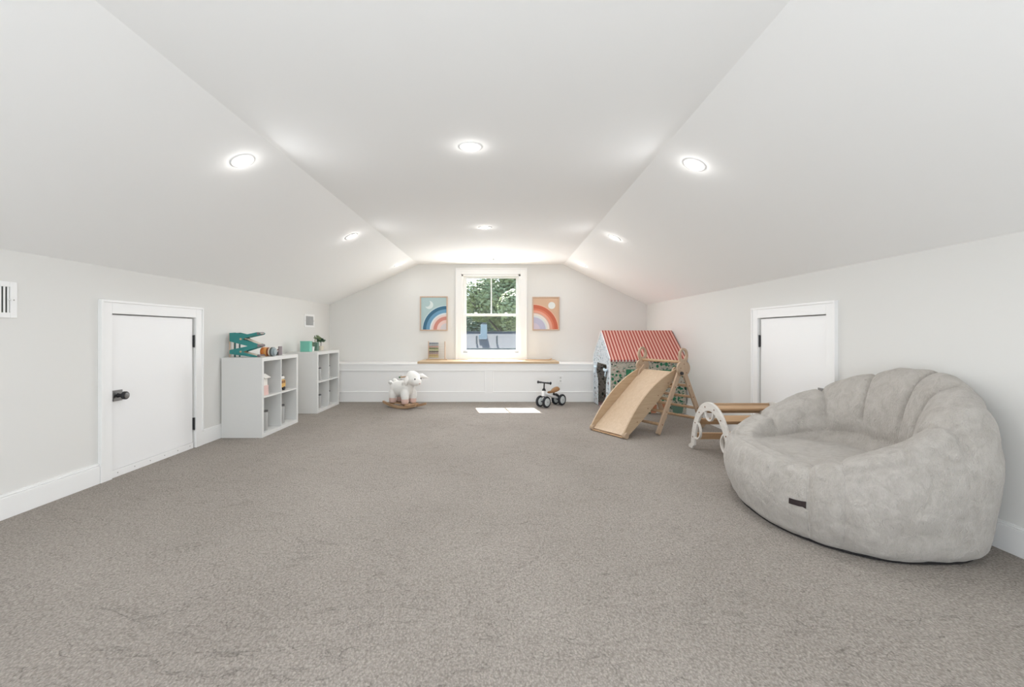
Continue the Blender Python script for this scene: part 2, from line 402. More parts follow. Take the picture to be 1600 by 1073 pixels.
# ------------------------------------------------------------------ room shell
XL, XR, YB, YF = -2.67, 2.34, 7.08, -3.5
ZK = 1.455           # knee wall height
ZC = 2.093           # flat ceiling height
YLEDGE = 6.56        # front of the panelled bench wall
ZLEDGE = 0.553
def exl(y): return -1.324 + (y-1.4685)*(.058/5.61)
def exr(y): return .957 + (y-1.4685)*(.066/5.61)

bm = bmesh.new(); add_box(bm, XL-.3, XR+.3, YF-.2, YB+.2, -.15, 0)
struct(obj('floor', bm, 'carpet'), 'beige loop pile carpet across the whole attic floor')

bm = bmesh.new()
ys = [YF-.15 + (YB-YF+.30)*k/10 for k in range(11)]; T = .15
rows = []
for y in ys:
    k = -(0.467*0.25)
    prof = [(XL-.25, ZK-.467*.25), (XL, ZK), (exl(y), ZC), (exr(y), ZC), (XR, ZK), (XR+.25, ZK-.49*.25)]
    lo = [bm.verts.new((x, y, z)) for x, z in prof]; hi = [bm.verts.new((x, y, z+T)) for x, z in prof]
    rows.append((lo, hi))
for (l0, h0), (l1, h1) in zip(rows, rows[1:]):
    for i in range(5):
        bm.faces.new((l0[i], l0[i+1], l1[i+1], l1[i])); bm.faces.new((h0[i+1], h0[i], h1[i], h1[i+1]))
    bm.faces.new((l0[0], l1[0], h1[0], h0[0])); bm.faces.new((l0[5], h0[5], h1[5], l1[5]))
for lo, hi in (rows[0], rows[-1]):
    for i in range(5): bm.faces.new((lo[i+1], lo[i], hi[i], hi[i+1]))
struct(obj('ceiling', bm, 'ceiling'), 'white ceiling, flat in the middle with a slope down to each knee wall')

# access doors: opening ranges
DL = (3.076, 3.93); DR = (3.178, 4.02); DH = 1.138
def knee_wall(name, x, out, oy, label):
    bm = bmesh.new(); a, b_ = sorted((x, x+out*.14))
    add_box(bm, a, b_, YF, oy[0], -.1, ZK-.0); add_box(bm, a, b_, oy[1], YB+.1, -.1, ZK); add_box(bm, a, b_, oy[0], oy[1], DH, ZK)
    struct(obj(name, bm, 'wall'), label)
knee_wall('wall_left', XL, -1, DL, 'low greige knee wall along the left')
knee_wall('wall_right', XR, 1, DR, 'low greige knee wall along the right')

# back gable wall with window opening
WX0, WX1, WZ0, WZ1 = -.585, .345, .60, 1.935     # rough opening (inside of the casing)
bm = bmesh.new()
def gable(bm, y0, y1, wx0, wx1, wz0, wz1, y):
    def pr(pts):
        a = [bm.verts.new((px, y0, pz)) for px, pz in pts]; c = [bm.verts.new((px, y1, pz)) for px, pz in pts]; nn = len(pts)
        bm.faces.new(a); bm.faces.new(c[::-1])
        for i in range(nn): bm.faces.new((a[i], c[i], c[(i+1) % nn], a[(i+1) % nn]))
    def top(px):
        if px < exl(y): return ZK + (px-XL)*(ZC-ZK)/(exl(y)-XL)
        if px > exr(y): return ZK + (XR-px)*(ZC-ZK)/(XR-exr(y))
        return ZC
    e = .03
    pts_l = [(XL-.02, -.1), (wx0, -.1), (wx0, top(wx0)+e)] + ([(exl(y), ZC+e)] if exl(y) < wx0 else []) + [(XL-.02, ZK+e-.01)]
    pts_r = [(wx1, -.1), (XR+.02, -.1), (XR+.02, ZK+e-.01)] + ([(exr(y), ZC+e)] if exr(y) > wx1 else []) + [(wx1, top(wx1)+e)]
    pr(pts_l); pr(pts_r)
    pr([(wx0, -.1), (wx1, -.1), (wx1, wz0), (wx0, wz0)])
    mid = [(wx0, wz1), (wx1, wz1), (wx1, top(wx1)+e)]
    if exr(y) < wx1: mid.append((exr(y), ZC+e))
    if exl(y) > wx0: mid.append((exl(y), ZC+e))
    mid.append((wx0, top(wx0)+e)); pr(mid)
gable(bm, YB, YB+.16, WX0, WX1, WZ0, WZ1, YB)
struct(obj('wall_back', bm, 'wall'), 'greige gable end wall around the window')
bm = bmesh.new(); gable(bm, YF-.16, YF, -1.7, 1.4, .5, 1.74, YF)
struct(obj('wall_front', bm, 'wall'), 'gable wall behind the camera')
# wide unseen window added behind the camera to bring in light
w2 = structE('added_rear_window', (0, YF, 0))
bm = bmesh.new()
for x0, x1, z0, z1 in ((-1.78, -1.70, .42, 1.82), (1.40, 1.48, .42, 1.82), (-1.70, 1.40, .42, .50), (-1.70, 1.40, 1.74, 1.82)): add_box(bm, x0, x1, 0, .02, z0, z1)
obj('window_frame', bm, 'trim', w2)
bm = bmesh.new(); add_box(bm, -.18, -.12, -.08, -.03, .5, 1.74); obj('mullion', bm, 'trim', w2)
bm = bmesh.new(); add_box(bm, -1.7, 1.4, -.10, -.095, .5, 1.74); obj('pane', bm, 'glass', w2)

# baseboards
def baseboard(name, x, s, spans, h=.135):
    bm = bmesh.new()
    for y0, y1 in spans:
        a, b_ = sorted((x, x+s*.014)); add_box(bm, a, b_, y0, y1, 0, h*.86)
        a, b_ = sorted((x, x+s*.009)); add_box(bm, a, b_, y0, y1, h*.86, h)
        a, b_ = sorted((x, x+s*.012)); add_box(bm, a, b_, y0, y1, h*.90, h*.94)
    struct(obj(name, bm, 'trim', bevel=.0015), 'white baseboard along the %s wall' % name.split('_')[1])
baseboard('baseboard_left', XL, 1, ((YF, 2.985), (4.017, YLEDGE)))
baseboard('baseboard_right', XR, -1, ((YF, 3.085), (4.105, YLEDGE)))

# panelled bench front under the window
bench = structE('trim_1', (0, YLEDGE, 0), 'white panelled low bench wall under the window')
Y0 = 0.0
bm = bmesh.new(); add_box(bm, XL, XR, .012, YB-YLEDGE, 0, ZLEDGE-.012); obj('bench_body', bm, 'trim', bench)
bm = bmesh.new(); add_box(bm, XL, XR, -.008, YB-YLEDGE, ZLEDGE-.012, ZLEDGE+.006); obj('bench_cap', bm, 'trim', bench, bevel=.003)
PX = [(-2.58, -.187), (-.095, 2.25)]
PZ = (.130, .472)
bm = bmesh.new()
add_box(bm, XL, XR, -.0, .012, PZ[1], ZLEDGE-.012)      # top rail
add_box(bm, XL, XR, -.0, .012, 0, PZ[0])
for x0, x1 in ((XL, PX[0][0]), (PX[0][1], PX[1][0]), (PX[1][1], XR)): add_box(bm, x0, x1, 0, .012, PZ[0], PZ[1])
obj('rail', bm, 'trim', bench, bevel=.0015)
for x0, x1 in PX:
    bm = bmesh.new(); z0, z1 = PZ; w = .022
    for a, b_, c, d in ((x0, x1, z0, z0+w), (x0, x1, z1-w, z1), (x0, x0+w, z0+w, z1-w), (x1-w, x1, z0+w, z1-w)):
        add_box(bm, a, b_, -.004, .013, c, d)
    obj('panel_moulding', bm, 'trim', bench, bevel=.003)

# ------------------------------------------------------------------ window ahead
w1 = structE('window_1', (0, YB, 0), 'white double hung window over the bench, trees and a roof outside')
cas = .018
bm = bmesh.new()
CX0, CX1, CZ0, CZ1 = -.672, .442, .592, 2.028
add_box(bm, CX0, WX0, -cas, 0, CZ0, CZ1); add_box(bm, WX1, CX1, -cas, 0, CZ0, CZ1)
add_box(bm, WX0, WX1, -cas, 0, WZ1, CZ1); add_box(bm, WX0, WX1, -cas, 0, CZ0, WZ0+.09)
obj('window_casing', bm, 'trim', w1, bevel=.002)
bm = bmesh.new()   # back band
for a, b_, c, d in ((CX0-.006, CX0+.016, CZ0, CZ1+.006), (CX1-.016, CX1+.006, CZ0, CZ1+.006), (CX0+.016, CX1-.016, CZ1-.016, CZ1+.006)): add_box(bm, a, b_, -cas-.010, 0, c, d)
obj('back_band', bm, 'trim', w1, bevel=.002)
bm = bmesh.new()   # jambs and stops
add_box(bm, WX0-.001, WX0+.028, -.004, .155, WZ0+.09, WZ1); add_box(bm, WX1-.028, WX1+.001, -.004, .155, WZ0+.09, WZ1)
add_box(bm, WX0, WX1, -.004, .155, WZ1-.03, WZ1); add_box(bm, WX0, WX1, -.004, .155, WZ0+.02, WZ0+.095)
obj('window_frame', bm, 'trim', w1, bevel=.002)
GX0, GX1 = -.512, .278
def sash(y, z0, z1, st, nm, munt=False):
    s = bpy.data.objects.new(nm, None); C.objects.link(s); s.parent = w1
    bm = bmesh.new(); x0, x1 = WX0+.028, WX1-.028
    add_box(bm, x0, GX0, y, y+.03, z0, z1); add_box(bm, GX1, x1, y, y+.03, z0, z1)
    add_box(bm, GX0, GX1, y, y+.03, z0, z0+st[0]); add_box(bm, GX0, GX1, y, y+.03, z1-st[1], z1)
    obj('sash_frame', bm, 'trim', s, bevel=.003)
    bm = bmesh.new(); add_box(bm, GX0, GX1, y+.012, y+.016, z0+st[0], z1-st[1]); obj('pane', bm, 'glass', s)
    if munt:
        bm = bmesh.new(); add_box(bm, -.125, -.107, y+.006, y+.024, z0+st[0], z1-st[1]); obj('muntin', bm, 'trim', s, bevel=.003)
    return s
m = bpy.data.materials.new('insect_screen'); m.use_nodes = True; n = m.node_tree; M['screen'] = m
b = n.nodes['Principled BSDF']; o_ = n.nodes['Material Output']; b.inputs['Base Color'].default_value = (.16, .17, .18, 1); b.inputs['Roughness'].default_value = .7
tr = N(n, 'ShaderNodeBsdfTransparent'); ms = N(n, 'ShaderNodeMixShader'); ms.inputs[0].default_value = .22
n.links.new(tr.outputs[0], ms.inputs[1]); n.links.new(b.outputs[0], ms.inputs[2]); n.links.new(ms.outputs[0], o_.inputs[0])
bm = bmesh.new(); v = [bm.verts.new(p) for p in ((WX0+.02, .135, WZ0+.09), (WX1-.02, .135, WZ0+.09), (WX1-.02, .135, WZ1-.02), (WX0+.02, .135, WZ1-.02))]; bm.faces.new(v)
obj('insect_screen', bm, 'screen', w1)
lower = sash(.035, WZ0+.095, 1.315, (.045, .035), 'lower_sash')
upper = sash(.070, 1.275, WZ1-.03, (.03, .025), 'upper_sash', True)
for x in (-.36, .12):
    bm = bmesh.new(); add_box(bm, x-.03, x+.03, .028, .055, 1.315, 1.322); add_tube(bm, [(x-.02, .035, 1.328), (x+.02, .04, 1.328)], .006, 8)
    obj('sash_lock', bm, 'trim', lower, bevel=.001)
for x in (-.525, .295):
    bm = bmesh.new(); add_box(bm, x-.035, x+.035, .0, .035, .700, .722); obj('tilt_latch', bm, 'screw', w1, bevel=.002)

# ------------------------------------------------------------------ access doors
def access_door(name, x, s, oy, hinge_far, label):
    """s = +1 for the left wall (room on +x side), -1 for the right wall"""
    r = structE(name, (x, 0, 0), label)
    y0, y1 = oy; cw = .088; q = .018
    def bx(n, a, b_, ya, yb, z0, z1, m, bev=.0015, par=r):
        lo, hi = sorted((s*a, s*b_)); return box(n, lo, hi, ya, yb, z0, z1, m, par, bev)
    bx('casing', 0, q, y0-cw, y0, 0, DH+cw, 'trim'); bx('casing', 0, q, y1, y1+cw, 0, DH+cw, 'trim'); bx('casing', 0, q, y0, y1, DH, DH+cw, 'trim')
    bx('back_band', 0, q+.008, y0-cw-.004, y0-cw+.012, 0.13, DH+cw+.004, 'trim'); bx('back_band', 0, q+.008, y1+cw-.012, y1+cw+.004, .13, DH+cw+.004, 'trim')
    bx('back_band', 0, q+.008, y0-cw+.012, y1+cw-.012, DH+cw-.012, DH+cw+.004, 'trim')
    bx('light_stop_panel', -.10, -.06, y0-.01, y1+.01, -.02, DH+.01, 'trim')  # unseen panel added behind the leaf to stop light leaking in
    hy = y1 if hinge_far else y0
    ya, yb = (y0+.003, y1-.016)
    leaf = bx('door_leaf', -.042, -.004, ya, yb, .052, DH-.008, 'door', .001)
    sw = bx('threshold_strip', -.03, .004, y0+.001, y1-.016, 0, .05, 'trim')
    for k in range(6):
        yy = y0+.06+k*(y1-y0-.12)/5
        bm = bmesh.new(); add_lathe(bm, [(.004, 0), (.004, .0015), (0, .0025)], 10, Matrix.Translation((s*.004, yy, .028)) @ Matrix.Rotation(s*PI/2, 4, 'Y'))
        obj('screw', bm, 'screw', sw)
    for z in (.933, .211):
        bm = bmesh.new(); lo, hi = sorted((s*-.012, s*.006)); add_box(bm, lo, hi, y1-.016, y1-.001, z-.052, z+.052)
        add_tube(bm, [(s*.006, y1-.009, z-.054), (s*.006, y1-.009, z+.054)], .0055, 10)
        obj('hinge', bm, 'black', leaf)
    ky = y0+.064; kz = .567
    bm = bmesh.new(); lo, hi = sorted((s*-.004, s*.004)); add_box(bm, lo, hi, ky-.038, ky+.038, kz-.038, kz+.038)
    pl = obj('knob_plate', bm, 'nickel', leaf, bevel=.002)
    bm = bmesh.new(); add_lathe(bm, [(.016, 0), (.013, .01), (.012, .026), (.022, .034), (.028, .040), (.028, .056), (.025, .060), (0, .060)], 28,
              Matrix.Translation((s*.004, ky, kz)) @ Matrix.Rotation(s*PI/2, 4, 'Y'))
    obj('knob', bm, 'black', leaf, auto=True)
    bm = bmesh.new(); add_lathe(bm, [(.020, 0), (.020, .002), (.014, .0025), (0, .0025)], 28, Matrix.Translation((s*.0642, ky, kz)) @ Matrix.Rotation(s*PI/2, 4, 'Y'))
    obj('knob_face', bm, 'nickel', leaf, auto=True)
access_door('door_1', XL, 1, DL, True, 'low white access door in the left knee wall')
access_door('door_2', XR, -1, DR, True, 'low white access door in the right knee wall behind the sofa')

# ------------------------------------------------------------------ wall registers
def register(y0, y1, z0, z1, label, lever=True):
    r = thing('air_register', label, 'vent', (XL, (y0+y1)/2, (z0+z1)/2)); hw = (y1-y0)/2; hh = (z1-z0)/2; f = .036
    bm = bmesh.new()
    for a, b_, c, d in ((-hw, -hw+f, -hh, hh), (hw-f, hw, -hh, hh), (-hw+f, hw-f, hh-f*.8, hh), (-hw+f, hw-f, -hh, -hh+f*.8)): add_box(bm, 0, .007, a, b_, c, d)
    obj('frame', bm, 'trim', r, bevel=.002)
    bm = bmesh.new(); add_box(bm, .0002, .001, -hw+f*.9, hw-f*.9, -hh+f*.7, hh-f*.7); obj('duct_backing', bm, 'vent_dark', r)
    nn = int((2*hw-2*f)/.0186)
    src = None
    for k in range(nn):
        yy = -hw+f+.0093+k*(2*hw-2*f)/nn
        if src is None:
            bm = bmesh.new(); add_box(bm, -.0015, .0015, -.0055, .0055, -hh+f*.8, hh-f*.8, Matrix.Rotation(.25, 4, 'Z')); src = obj('louver', bm, 'trim', r)
            src.location = (.005, yy, 0)
        else:
            c = src.copy(); C.objects.link(c); c.parent = r; c.location = (.005, yy, 0)
    bm = bmesh.new(); add_tube(bm, [(.004, hw-f-.006, 0), (.022, hw-f-.006, 0)], .004, 10); obj('lever', bm, 'trim', r)
    for sy in (-1, 1):
        bm = bmesh.new(); add_lathe(bm, [(.004, 0), (.003, .002), (0, .002)], 10, Matrix.Translation((.007, sy*(hw-f*.5), 0)) @ Matrix.Rotation(PI/2, 4, 'Y')); obj('screw', bm, 'screw', r)
register(2.14, 2.48, 1.085, 1.283, 'white louvred air register cut by the left edge of the photo')
register(6.155, 6.485, 1.088, 1.272, 'small white air register on the left wall above the far cube shelf')

# ------------------------------------------------------------------ outlets
def outlet(x, z, label):
    r = thing('wall_outlet', label, 'outlet', (x, YLEDGE+.012, z))
    bm = bmesh.new(); add_box(bm, -.037, .037, -.006, 0, -.060, .060); obj('cover_plate', bm, 'trim', r, bevel=.002)
    for dz in (-.024, .024):
        bm = bmesh.new(); add_lathe(bm, [(.015, 0), (.015, .002), (0, .002)], 18, Matrix.Translation((0, -.006, dz)) @ Matrix.Rotation(PI/2, 4, 'X'))
        sk = obj('socket', bm, 'white', r)
        bm = bmesh.new(); add_box(bm, -.006, -.004, -.0088, -.008, dz-.005, dz+.005); add_box(bm, .004, .006, -.0088, -.008, dz-.005, dz+.005); obj('slot', bm, 'vent_dark', sk)
outlet(.908, 1-71.5/700*6.57, 'white outlet on the bench panel right of the toy bike')
outlet(-1.43, 1-69/700*6.57, 'white outlet on the bench panel half hidden by the rocking sheep')

# ------------------------------------------------------------------ recessed lights
def slope_quat(side):
    if side == 0: n_ = Vector((0, 0, -1))
    elif side < 0: n_ = Vector((.467, 0, -1)).normalized()
    else: n_ = Vector((-.49, 0, -1)).normalized()
    return n_, n_.to_track_quat('-Z', 'Y')
def downlight(x, y, label):
    if x < exl(y): z = ZK + (x-XL)*(ZC-ZK)/(exl(y)-XL); side = -1; n_ = Vector(((ZC-ZK)/(exl(y)-XL), 0, -1)).normalized()
    elif x > exr(y): z = ZK + (XR-x)*(ZC-ZK)/(XR-exr(y)); side = 1; n_ = Vector((-(ZC-ZK)/(XR-exr(y)), 0, -1)).normalized()
    else: z = ZC; side = 0; n_ = Vector((0, 0, -1))
    q = n_.to_track_quat('-Z', 'Y')
    r = thing('recessed_light', label, 'ceiling light', (x, y, z)); r.rotation_mode = 'QUATERNION'; r.rotation_quaternion = q
    bm = bmesh.new(); add_lathe(bm, [(.046, -.0005), (.046, -.004), (.060, -.005), (.068, -.003), (.069, -.0005)], 40)
    for f in [f for f in bm.faces if len(f.verts) > 4]: bm.faces.remove(f)
    obj('trim_ring', bm, 'ceiling', r, smooth=True)
    bm = bmesh.new(); add_lathe(bm, [(.046, -.001), (.046, -.004), (.03, -.005), (0, -.0055)], 40); obj('lens', bm, 'lens', r, smooth=True)
    p = Vector((x, y, z)) + n_*.012
    d = bpy.data.lights.new('downlight_beam', 'AREA'); d.shape = 'DISK'; d.size = .085; d.energy = DOWNLIGHT_POWER*(.2 if y > 6 else .5 if y < 1 else 1); d.color = (.96, .98, 1); d.spread = PI
    o = bpy.data.objects.new('downlight_beam', d); C.objects.link(o); o.location = p; o.rotation_euler = q.to_euler()
    d = bpy.data.lights.new('downlight_glow', 'POINT'); d.shadow_soft_size = .012; d.energy = HALO_POWER; d.color = (1, .98, .95)
    o = bpy.data.objects.new('downlight_glow', d); C.objects.link(o); o.location = Vector((x, y, z)) + n_*.03
def ray_slope(px, py):
    dx = (px-779)/700; dz = (521-py)/700
    lo, hi = .5, 9
    for _ in range(50):
        y = (lo+hi)/2; x = dx*y; z = 1+dz*y
        zz = ZK+(x-XL)*(ZC-ZK)/(exl(y)-XL) if x < exl(y) else (ZK+(XR-x)*(ZC-ZK)/(XR-exr(y)) if x > exr(y) else ZC)
        if z < zz: lo = y
        else: hi = y
    return dx*lo, lo
LAMPS = [((379, 251), 'lit recessed light on the left slope, nearest the camera'),
         ((735, 229), 'lit recessed light on the flat ceiling, nearest the camera'),
         ((1085, 257), 'lit recessed light on the right slope, nearest the camera'),
         ((549, 369), 'lit recessed light on the left slope, second from the camera'),
         ((758, 355), 'lit recessed light on the flat ceiling, second from the camera'),
         ((960, 371), 'lit recessed light on the right slope, second from the camera'),
         ((623, 413), 'lit recessed light on the left slope, by the end wall'),
         ((909, 413), 'lit recessed light on the right slope, by the end wall')]
for (px, py), lb in LAMPS: downlight(*ray_slope(px, py), lb)
for x, y, lb in ((-1.5, .55, 'left slope recessed light above the camera'), (-.17, .55, 'middle recessed light above the camera'), (1.2, .55, 'right slope recessed light above the camera'),
                 (-1.5, -1.5, 'left slope recessed light behind the camera'), (-.17, -1.5, 'middle recessed light behind the camera'), (1.2, -1.5, 'right slope recessed light behind the camera')):
    downlight(x, y, lb)
hx, hy = ray_slope(771, 404)
r = thing('ceiling_sensor', 'tiny round detector on the flat ceiling in front of the window', 'detector', (hx, hy, ZC))
bm = bmesh.new(); add_lathe(bm, [(.030, 0), (.030, -.004), (.012, -.007), (.010, -.018), (0, -.019)], 24); obj('base', bm, 'white', r, auto=True)
bm = bmesh.new(); add_lathe(bm, [(.008, -.018), (.011, -.024), (0, -.026)], 20); obj('sensor_tip', bm, 'jar', r, auto=True)

# ------------------------------------------------------------------ bean bag sofa
def build_sofa():
    cx, cy = 1.845, 2.475
    root = thing('bean_bag_sofa', 'big white faux fur bean bag sofa with channelled wraparound back', 'sofa', (cx, cy, 0))
    Hk = [(-180, .795), (-160, .77), (-140, .72), (-115, .625), (-90, .51), (-72, .43), (-55, .375), (-40, .36), (0, .355), (30, .355), (42, .365), (56, .40), (75, .475), (90, .535), (110, .65), (130, .755), (155, .80), (180, .795)]
    ha = np.array([h[0] for h in Hk], float); hv = np.array([h[1] for h in Hk])
    NA = 288
    phi = np.linspace(-180, 180, NA, endpoint=False)
    kern = np.exp(-np.linspace(-2, 2, 13)**2); kern /= kern.sum()
    H0 = np.interp(phi, ha, hv); H = np.convolve(np.concatenate([H0[-6:], H0, H0[:6]]), kern, 'valid')
    seams = [-82, -120, -157, 152, 131, 101, -46, 43, 57]
    fb = [0, .45, .82, .92, .975, 1.0, 1.015, 1.02, 1.01, .98, .93, .85, .755, .665, .595, .545, .50, .465, .40, .22, .0]
    ff = [0, .45, .80, .89, .94, .985, 1.01, 1.015, 1.005, .985, .955, .91, .86, .80, .74, .68, .62, .55, .46, .25, .0]
    wz = [0, 0, 0, .0, .0]
    zo = [(.0), (.0), (.004), (.025), (.075)]
    wo_ = [.18, .34, .52, .68, .83, .94, 1.0, .985]      # fraction of H for outer points 5..12
    MS = 6
    grid = []
    def cat(p, t, n_):
        i = min(int(t), n_-2); u = t-i
        p0, p1, p2, p3 = p[max(i-1, 0)], p[i], p[i+1], p[min(i+2, n_-1)]
        return .5*((2*p1)+(-p0+p2)*u+(2*p0-5*p1+4*p2-p3)*u*u+(-p0+3*p1-3*p2+p3)*u**3)
    nf = len(fb); TT = np.linspace(0, nf-1, (nf-1)*MS+1)
    P = np.zeros((NA, len(TT), 3))
    for a in range(NA):
        ph = math.radians(phi[a]); h = H[a]; s = min(1, max(0, (h-.36)/.42)); s = s*s*(3-2*s)
        f = np.array(fb)*s + np.array(ff)*(1-s)
        seat = .335
        z = zo + [.075+(h-.075)*w for w in wo_]
        zi_b = [h*.92, h*.78, .48, .375, seat+.005, seat+.012, seat+.028, seat+.035]
        zi_f = [h*.995, h*.995, .352, .348, .345, .348, .36, .365]
        z = np.array(z + [b_*s + c_*(1-s) for b_, c_ in zip(zi_b, zi_f)])
        c, sn = math.cos(ph), math.sin(ph)
        ax = .478 if c > 0 else .462
        ay = .615
        ne = 2.25 if c > 0 else 2.9
        R = (abs(c/ax)**ne + abs(sn/ay)**ne)**(-1/ne)
        for j, t in enumerate(TT):
            rr = cat(f, t, nf)*R; P[a, j] = (-c*rr, -sn*rr, max(0, cat(z, t, nf)))
    # normals
    du = np.roll(P, -1, 0)-np.roll(P, 1, 0); dv = np.gradient(P, axis=1)
    Nn = np.cross(dv, du); ln = np.linalg.norm(Nn, axis=2, keepdims=True); Nn = Nn/np.maximum(ln, 1e-9)
    # orient outwards: at the outer side normal should point away from the axis
    j0 = 7*MS
    if (Nn[:, j0, :2]*P[:, j0, :2]).sum() < 0: Nn = -Nn
    Q = P.copy()
    sa = sorted(seams)
    for a in range(NA):
        pa = phi[a]
        ds = [abs((pa-s_+180) % 360-180) for s_ in sa]
        d = min(ds)
        # neighbour gap -> puff
        up_ = min(((s_-pa) % 360) for s_ in sa); dn_ = min(((pa-s_) % 360) for s_ in sa)
        g = up_+dn_; tpos = dn_/g if g > 0 else 0
        puff = math.sin(PI*tpos)**.6 * min(1, g/35)
        for j, t in enumerate(TT):
            if t < 3.2: amt = max(0, (t-2.4)/.8)*.6
            elif t > 14: amt = max(0, 1-(t-14)/1.6)
            else: amt = 1
            bigpanel = .5 if (57 < pa < 101 or -82 < pa < -46) else 1.0
            inner = min(1, max(0, (t-8.0)/2.5)); inner = .35+.8*inner
            e = amt*(.016*inner*puff*bigpanel - (.011+(.010 if abs(pa) > 70 else .0)*min(1, max(0, (t-8)/2.5)))*math.exp(-(d/1.7)**2)) * (1 if (abs(pa) < 70 or t > 8.2) else .3)
            p = P[a, j]
            ns = noise.noise(Vector((p[0]*3.3+5, p[1]*3.3, p[2]*3.3)))*.014 + noise.noise(Vector((p[0]*9, p[1]*9, p[2]*9+3)))*.006 + noise.noise(Vector((p[0]*34, p[1]*34, p[2]*34+3)))*.0016
            # ring creases: back foot against the seat, and seat front seam
            s = min(1, max(0, (H[a]-.37)/.1))
            e -= .020*s*math.exp(-((t-15.6)/.35)**2)
            if 57 < pa < 150: e -= .010*math.exp(-((t-9.6)/.30)**2)
            e -= .006*(1-s)*math.exp(-((t-11.0)/.22)**2)
            # horizontal wrinkles at the near front
            if t < 2: ns *= 0
            Q[a, j] = p + Nn[a, j]*(e+ns)
    Q[:, :, 2] = np.maximum(Q[:, :, 2], .012)
    # split: seat = front segment (between -46 and 43) and the inner seat pad; back = the rest
    nj = len(TT); jsplit = int(15.6*MS)
    def sub(name, test, par, m='fur'):
        me = bpy.data.meshes.new(name); vid = {}; vs = []; fs = []
        def vi(a, j):
            a %= NA
            if j >= nj-1: a = 0; j = nj-1
            if j == 0: a = 0
            if (a, j) not in vid: vid[(a, j)] = len(vs); vs.append(tuple(Q[a, j]))
            return vid[(a, j)]
        for a in range(NA):
            for j in range(nj-1):
                if not test(phi[a], j): continue
                q = [vi(a, j), vi(a+1, j), vi(a+1, j+1), vi(a, j+1)]
                q2 = []
                for x in q:
                    if x not in q2: q2.append(x)
                if len(q2) > 2: fs.append(q2)
        me.from_pydata(vs, [], fs); me.update()
        bm = bmesh.new(); bm.from_mesh(me); bmesh.ops.recalc_face_normals(bm, faces=bm.faces)
        # make sure the normals look outward
        bm.to_mesh(me); bm.free()
        me.materials.append(M[m]); me.polygons.foreach_set('use_smooth', [True]*len(me.polygons))
        o = bpy.data.objects.new(name, me); C.objects.link(o); o.parent = par
        return o
    isfront = lambda p: -46 <= p < 43
    sub('seat', lambda p, j: (isfront(p) and j >= 14) or (j >= jsplit), root)
    sub('backrest', lambda p, j: (not isfront(p)) and 14 <= j < jsplit, root)
    bm = bmesh.new()
    ring = [bm.verts.new(tuple(Q[a, 17]*np.array([.985, .985, 0]) + np.array([0, 0, .003]))) for a in range(0, NA, 4)]
    ring2 = [bm.verts.new(tuple(Q[a, 17]*np.array([.985, .985, 0]) + np.array([0, 0, .03]))) for a in range(0, NA, 4)]
    bm.faces.new(ring[::-1]); nn = len(ring)
    for i in range(nn): bm.faces.new((ring[i], ring[(i+1) % nn], ring2[(i+1) % nn], ring2[i]))
    obj('bottom_cloth', bm, 'base', root)
    # seam cords lie in the grooves
    for s_ in seams:
        a = int(round((s_+180)/360*NA)) % NA
        bm = bmesh.new(); pts = [Q[a, j] - Nn[a, j]*.0015 for j in range(22 if abs(s_) < 70 else 54, jsplit, 3)]
        add_tube(bm, pts, .0022, 5); so_ = obj('seam', bm, 'seam_cord', root, smooth=True)
    # dark woven tag beside the near front seam
    aa = int(round((34.5+180)/360*NA)); ab_ = int(round((42+180)/360*NA)); 
    def at_z(a, zt):
        js = [j for j in range(5*MS, 11*MS)]
        j = min(js, key=lambda j: abs(Q[a, j, 2]-zt)); return Q[a, j] + Nn[a, j]*.004
    bm = bmesh.new(); top, bot = [], []
    for a in range(aa, ab_+1):
        top.append(bm.verts.new(tuple(at_z(a, .208)))); bot.append(bm.verts.new(tuple(at_z(a, .180))))
    for i in range(len(top)-1): bm.faces.new((bot[i], bot[i+1], top[i+1], top[i]))
    g = obj('tag', bm, 'tag', root); g['label'] = 'small dark woven tag'
    sl = g.modifiers.new('th', 'SOLIDIFY'); sl.thickness = .002; sl.offset = 0
    return root
build_sofa()

# ------------------------------------------------------------------ cube shelves
def cube_shelf(y0, label):
    W, D, Hh = .77, .39, .768; r = thing('cube_shelf', label, 'shelf', (-2.655, y0, 0), 0, 'white two by two cube shelves')
    t, ti = .036, .015
    b = lambda n, x0, x1, a, c, z0, z1: box(n, x0, x1, a, c, z0, z1, 'white', r, .0008)
    b('side_panel', 0, D, 0, t, 0, Hh-t); b('side_panel', 0, D, W-t, W, 0, Hh-t)
    b('top_board', 0, D, 0, W, Hh-t, Hh); b('bottom_board', 0, D, t, W-t, 0, t)
    b('upright', .002, D-.002, W/2-ti/2, W/2+ti/2, t, Hh-t)
    for a, c in ((t, W/2-ti/2), (W/2+ti/2, W-t)): b('shelf_board', .002, D-.002, a, c, Hh/2-ti/2, Hh/2+ti/2)
    return r
cube_shelf(4.29, 'white two by two cube shelf nearest the left access door')
cube_shelf(5.60, 'white two by two cube shelf in the far left corner')
ST = .768; SHELF_MID = .768/2+.0075; SHELF_LOW = .036

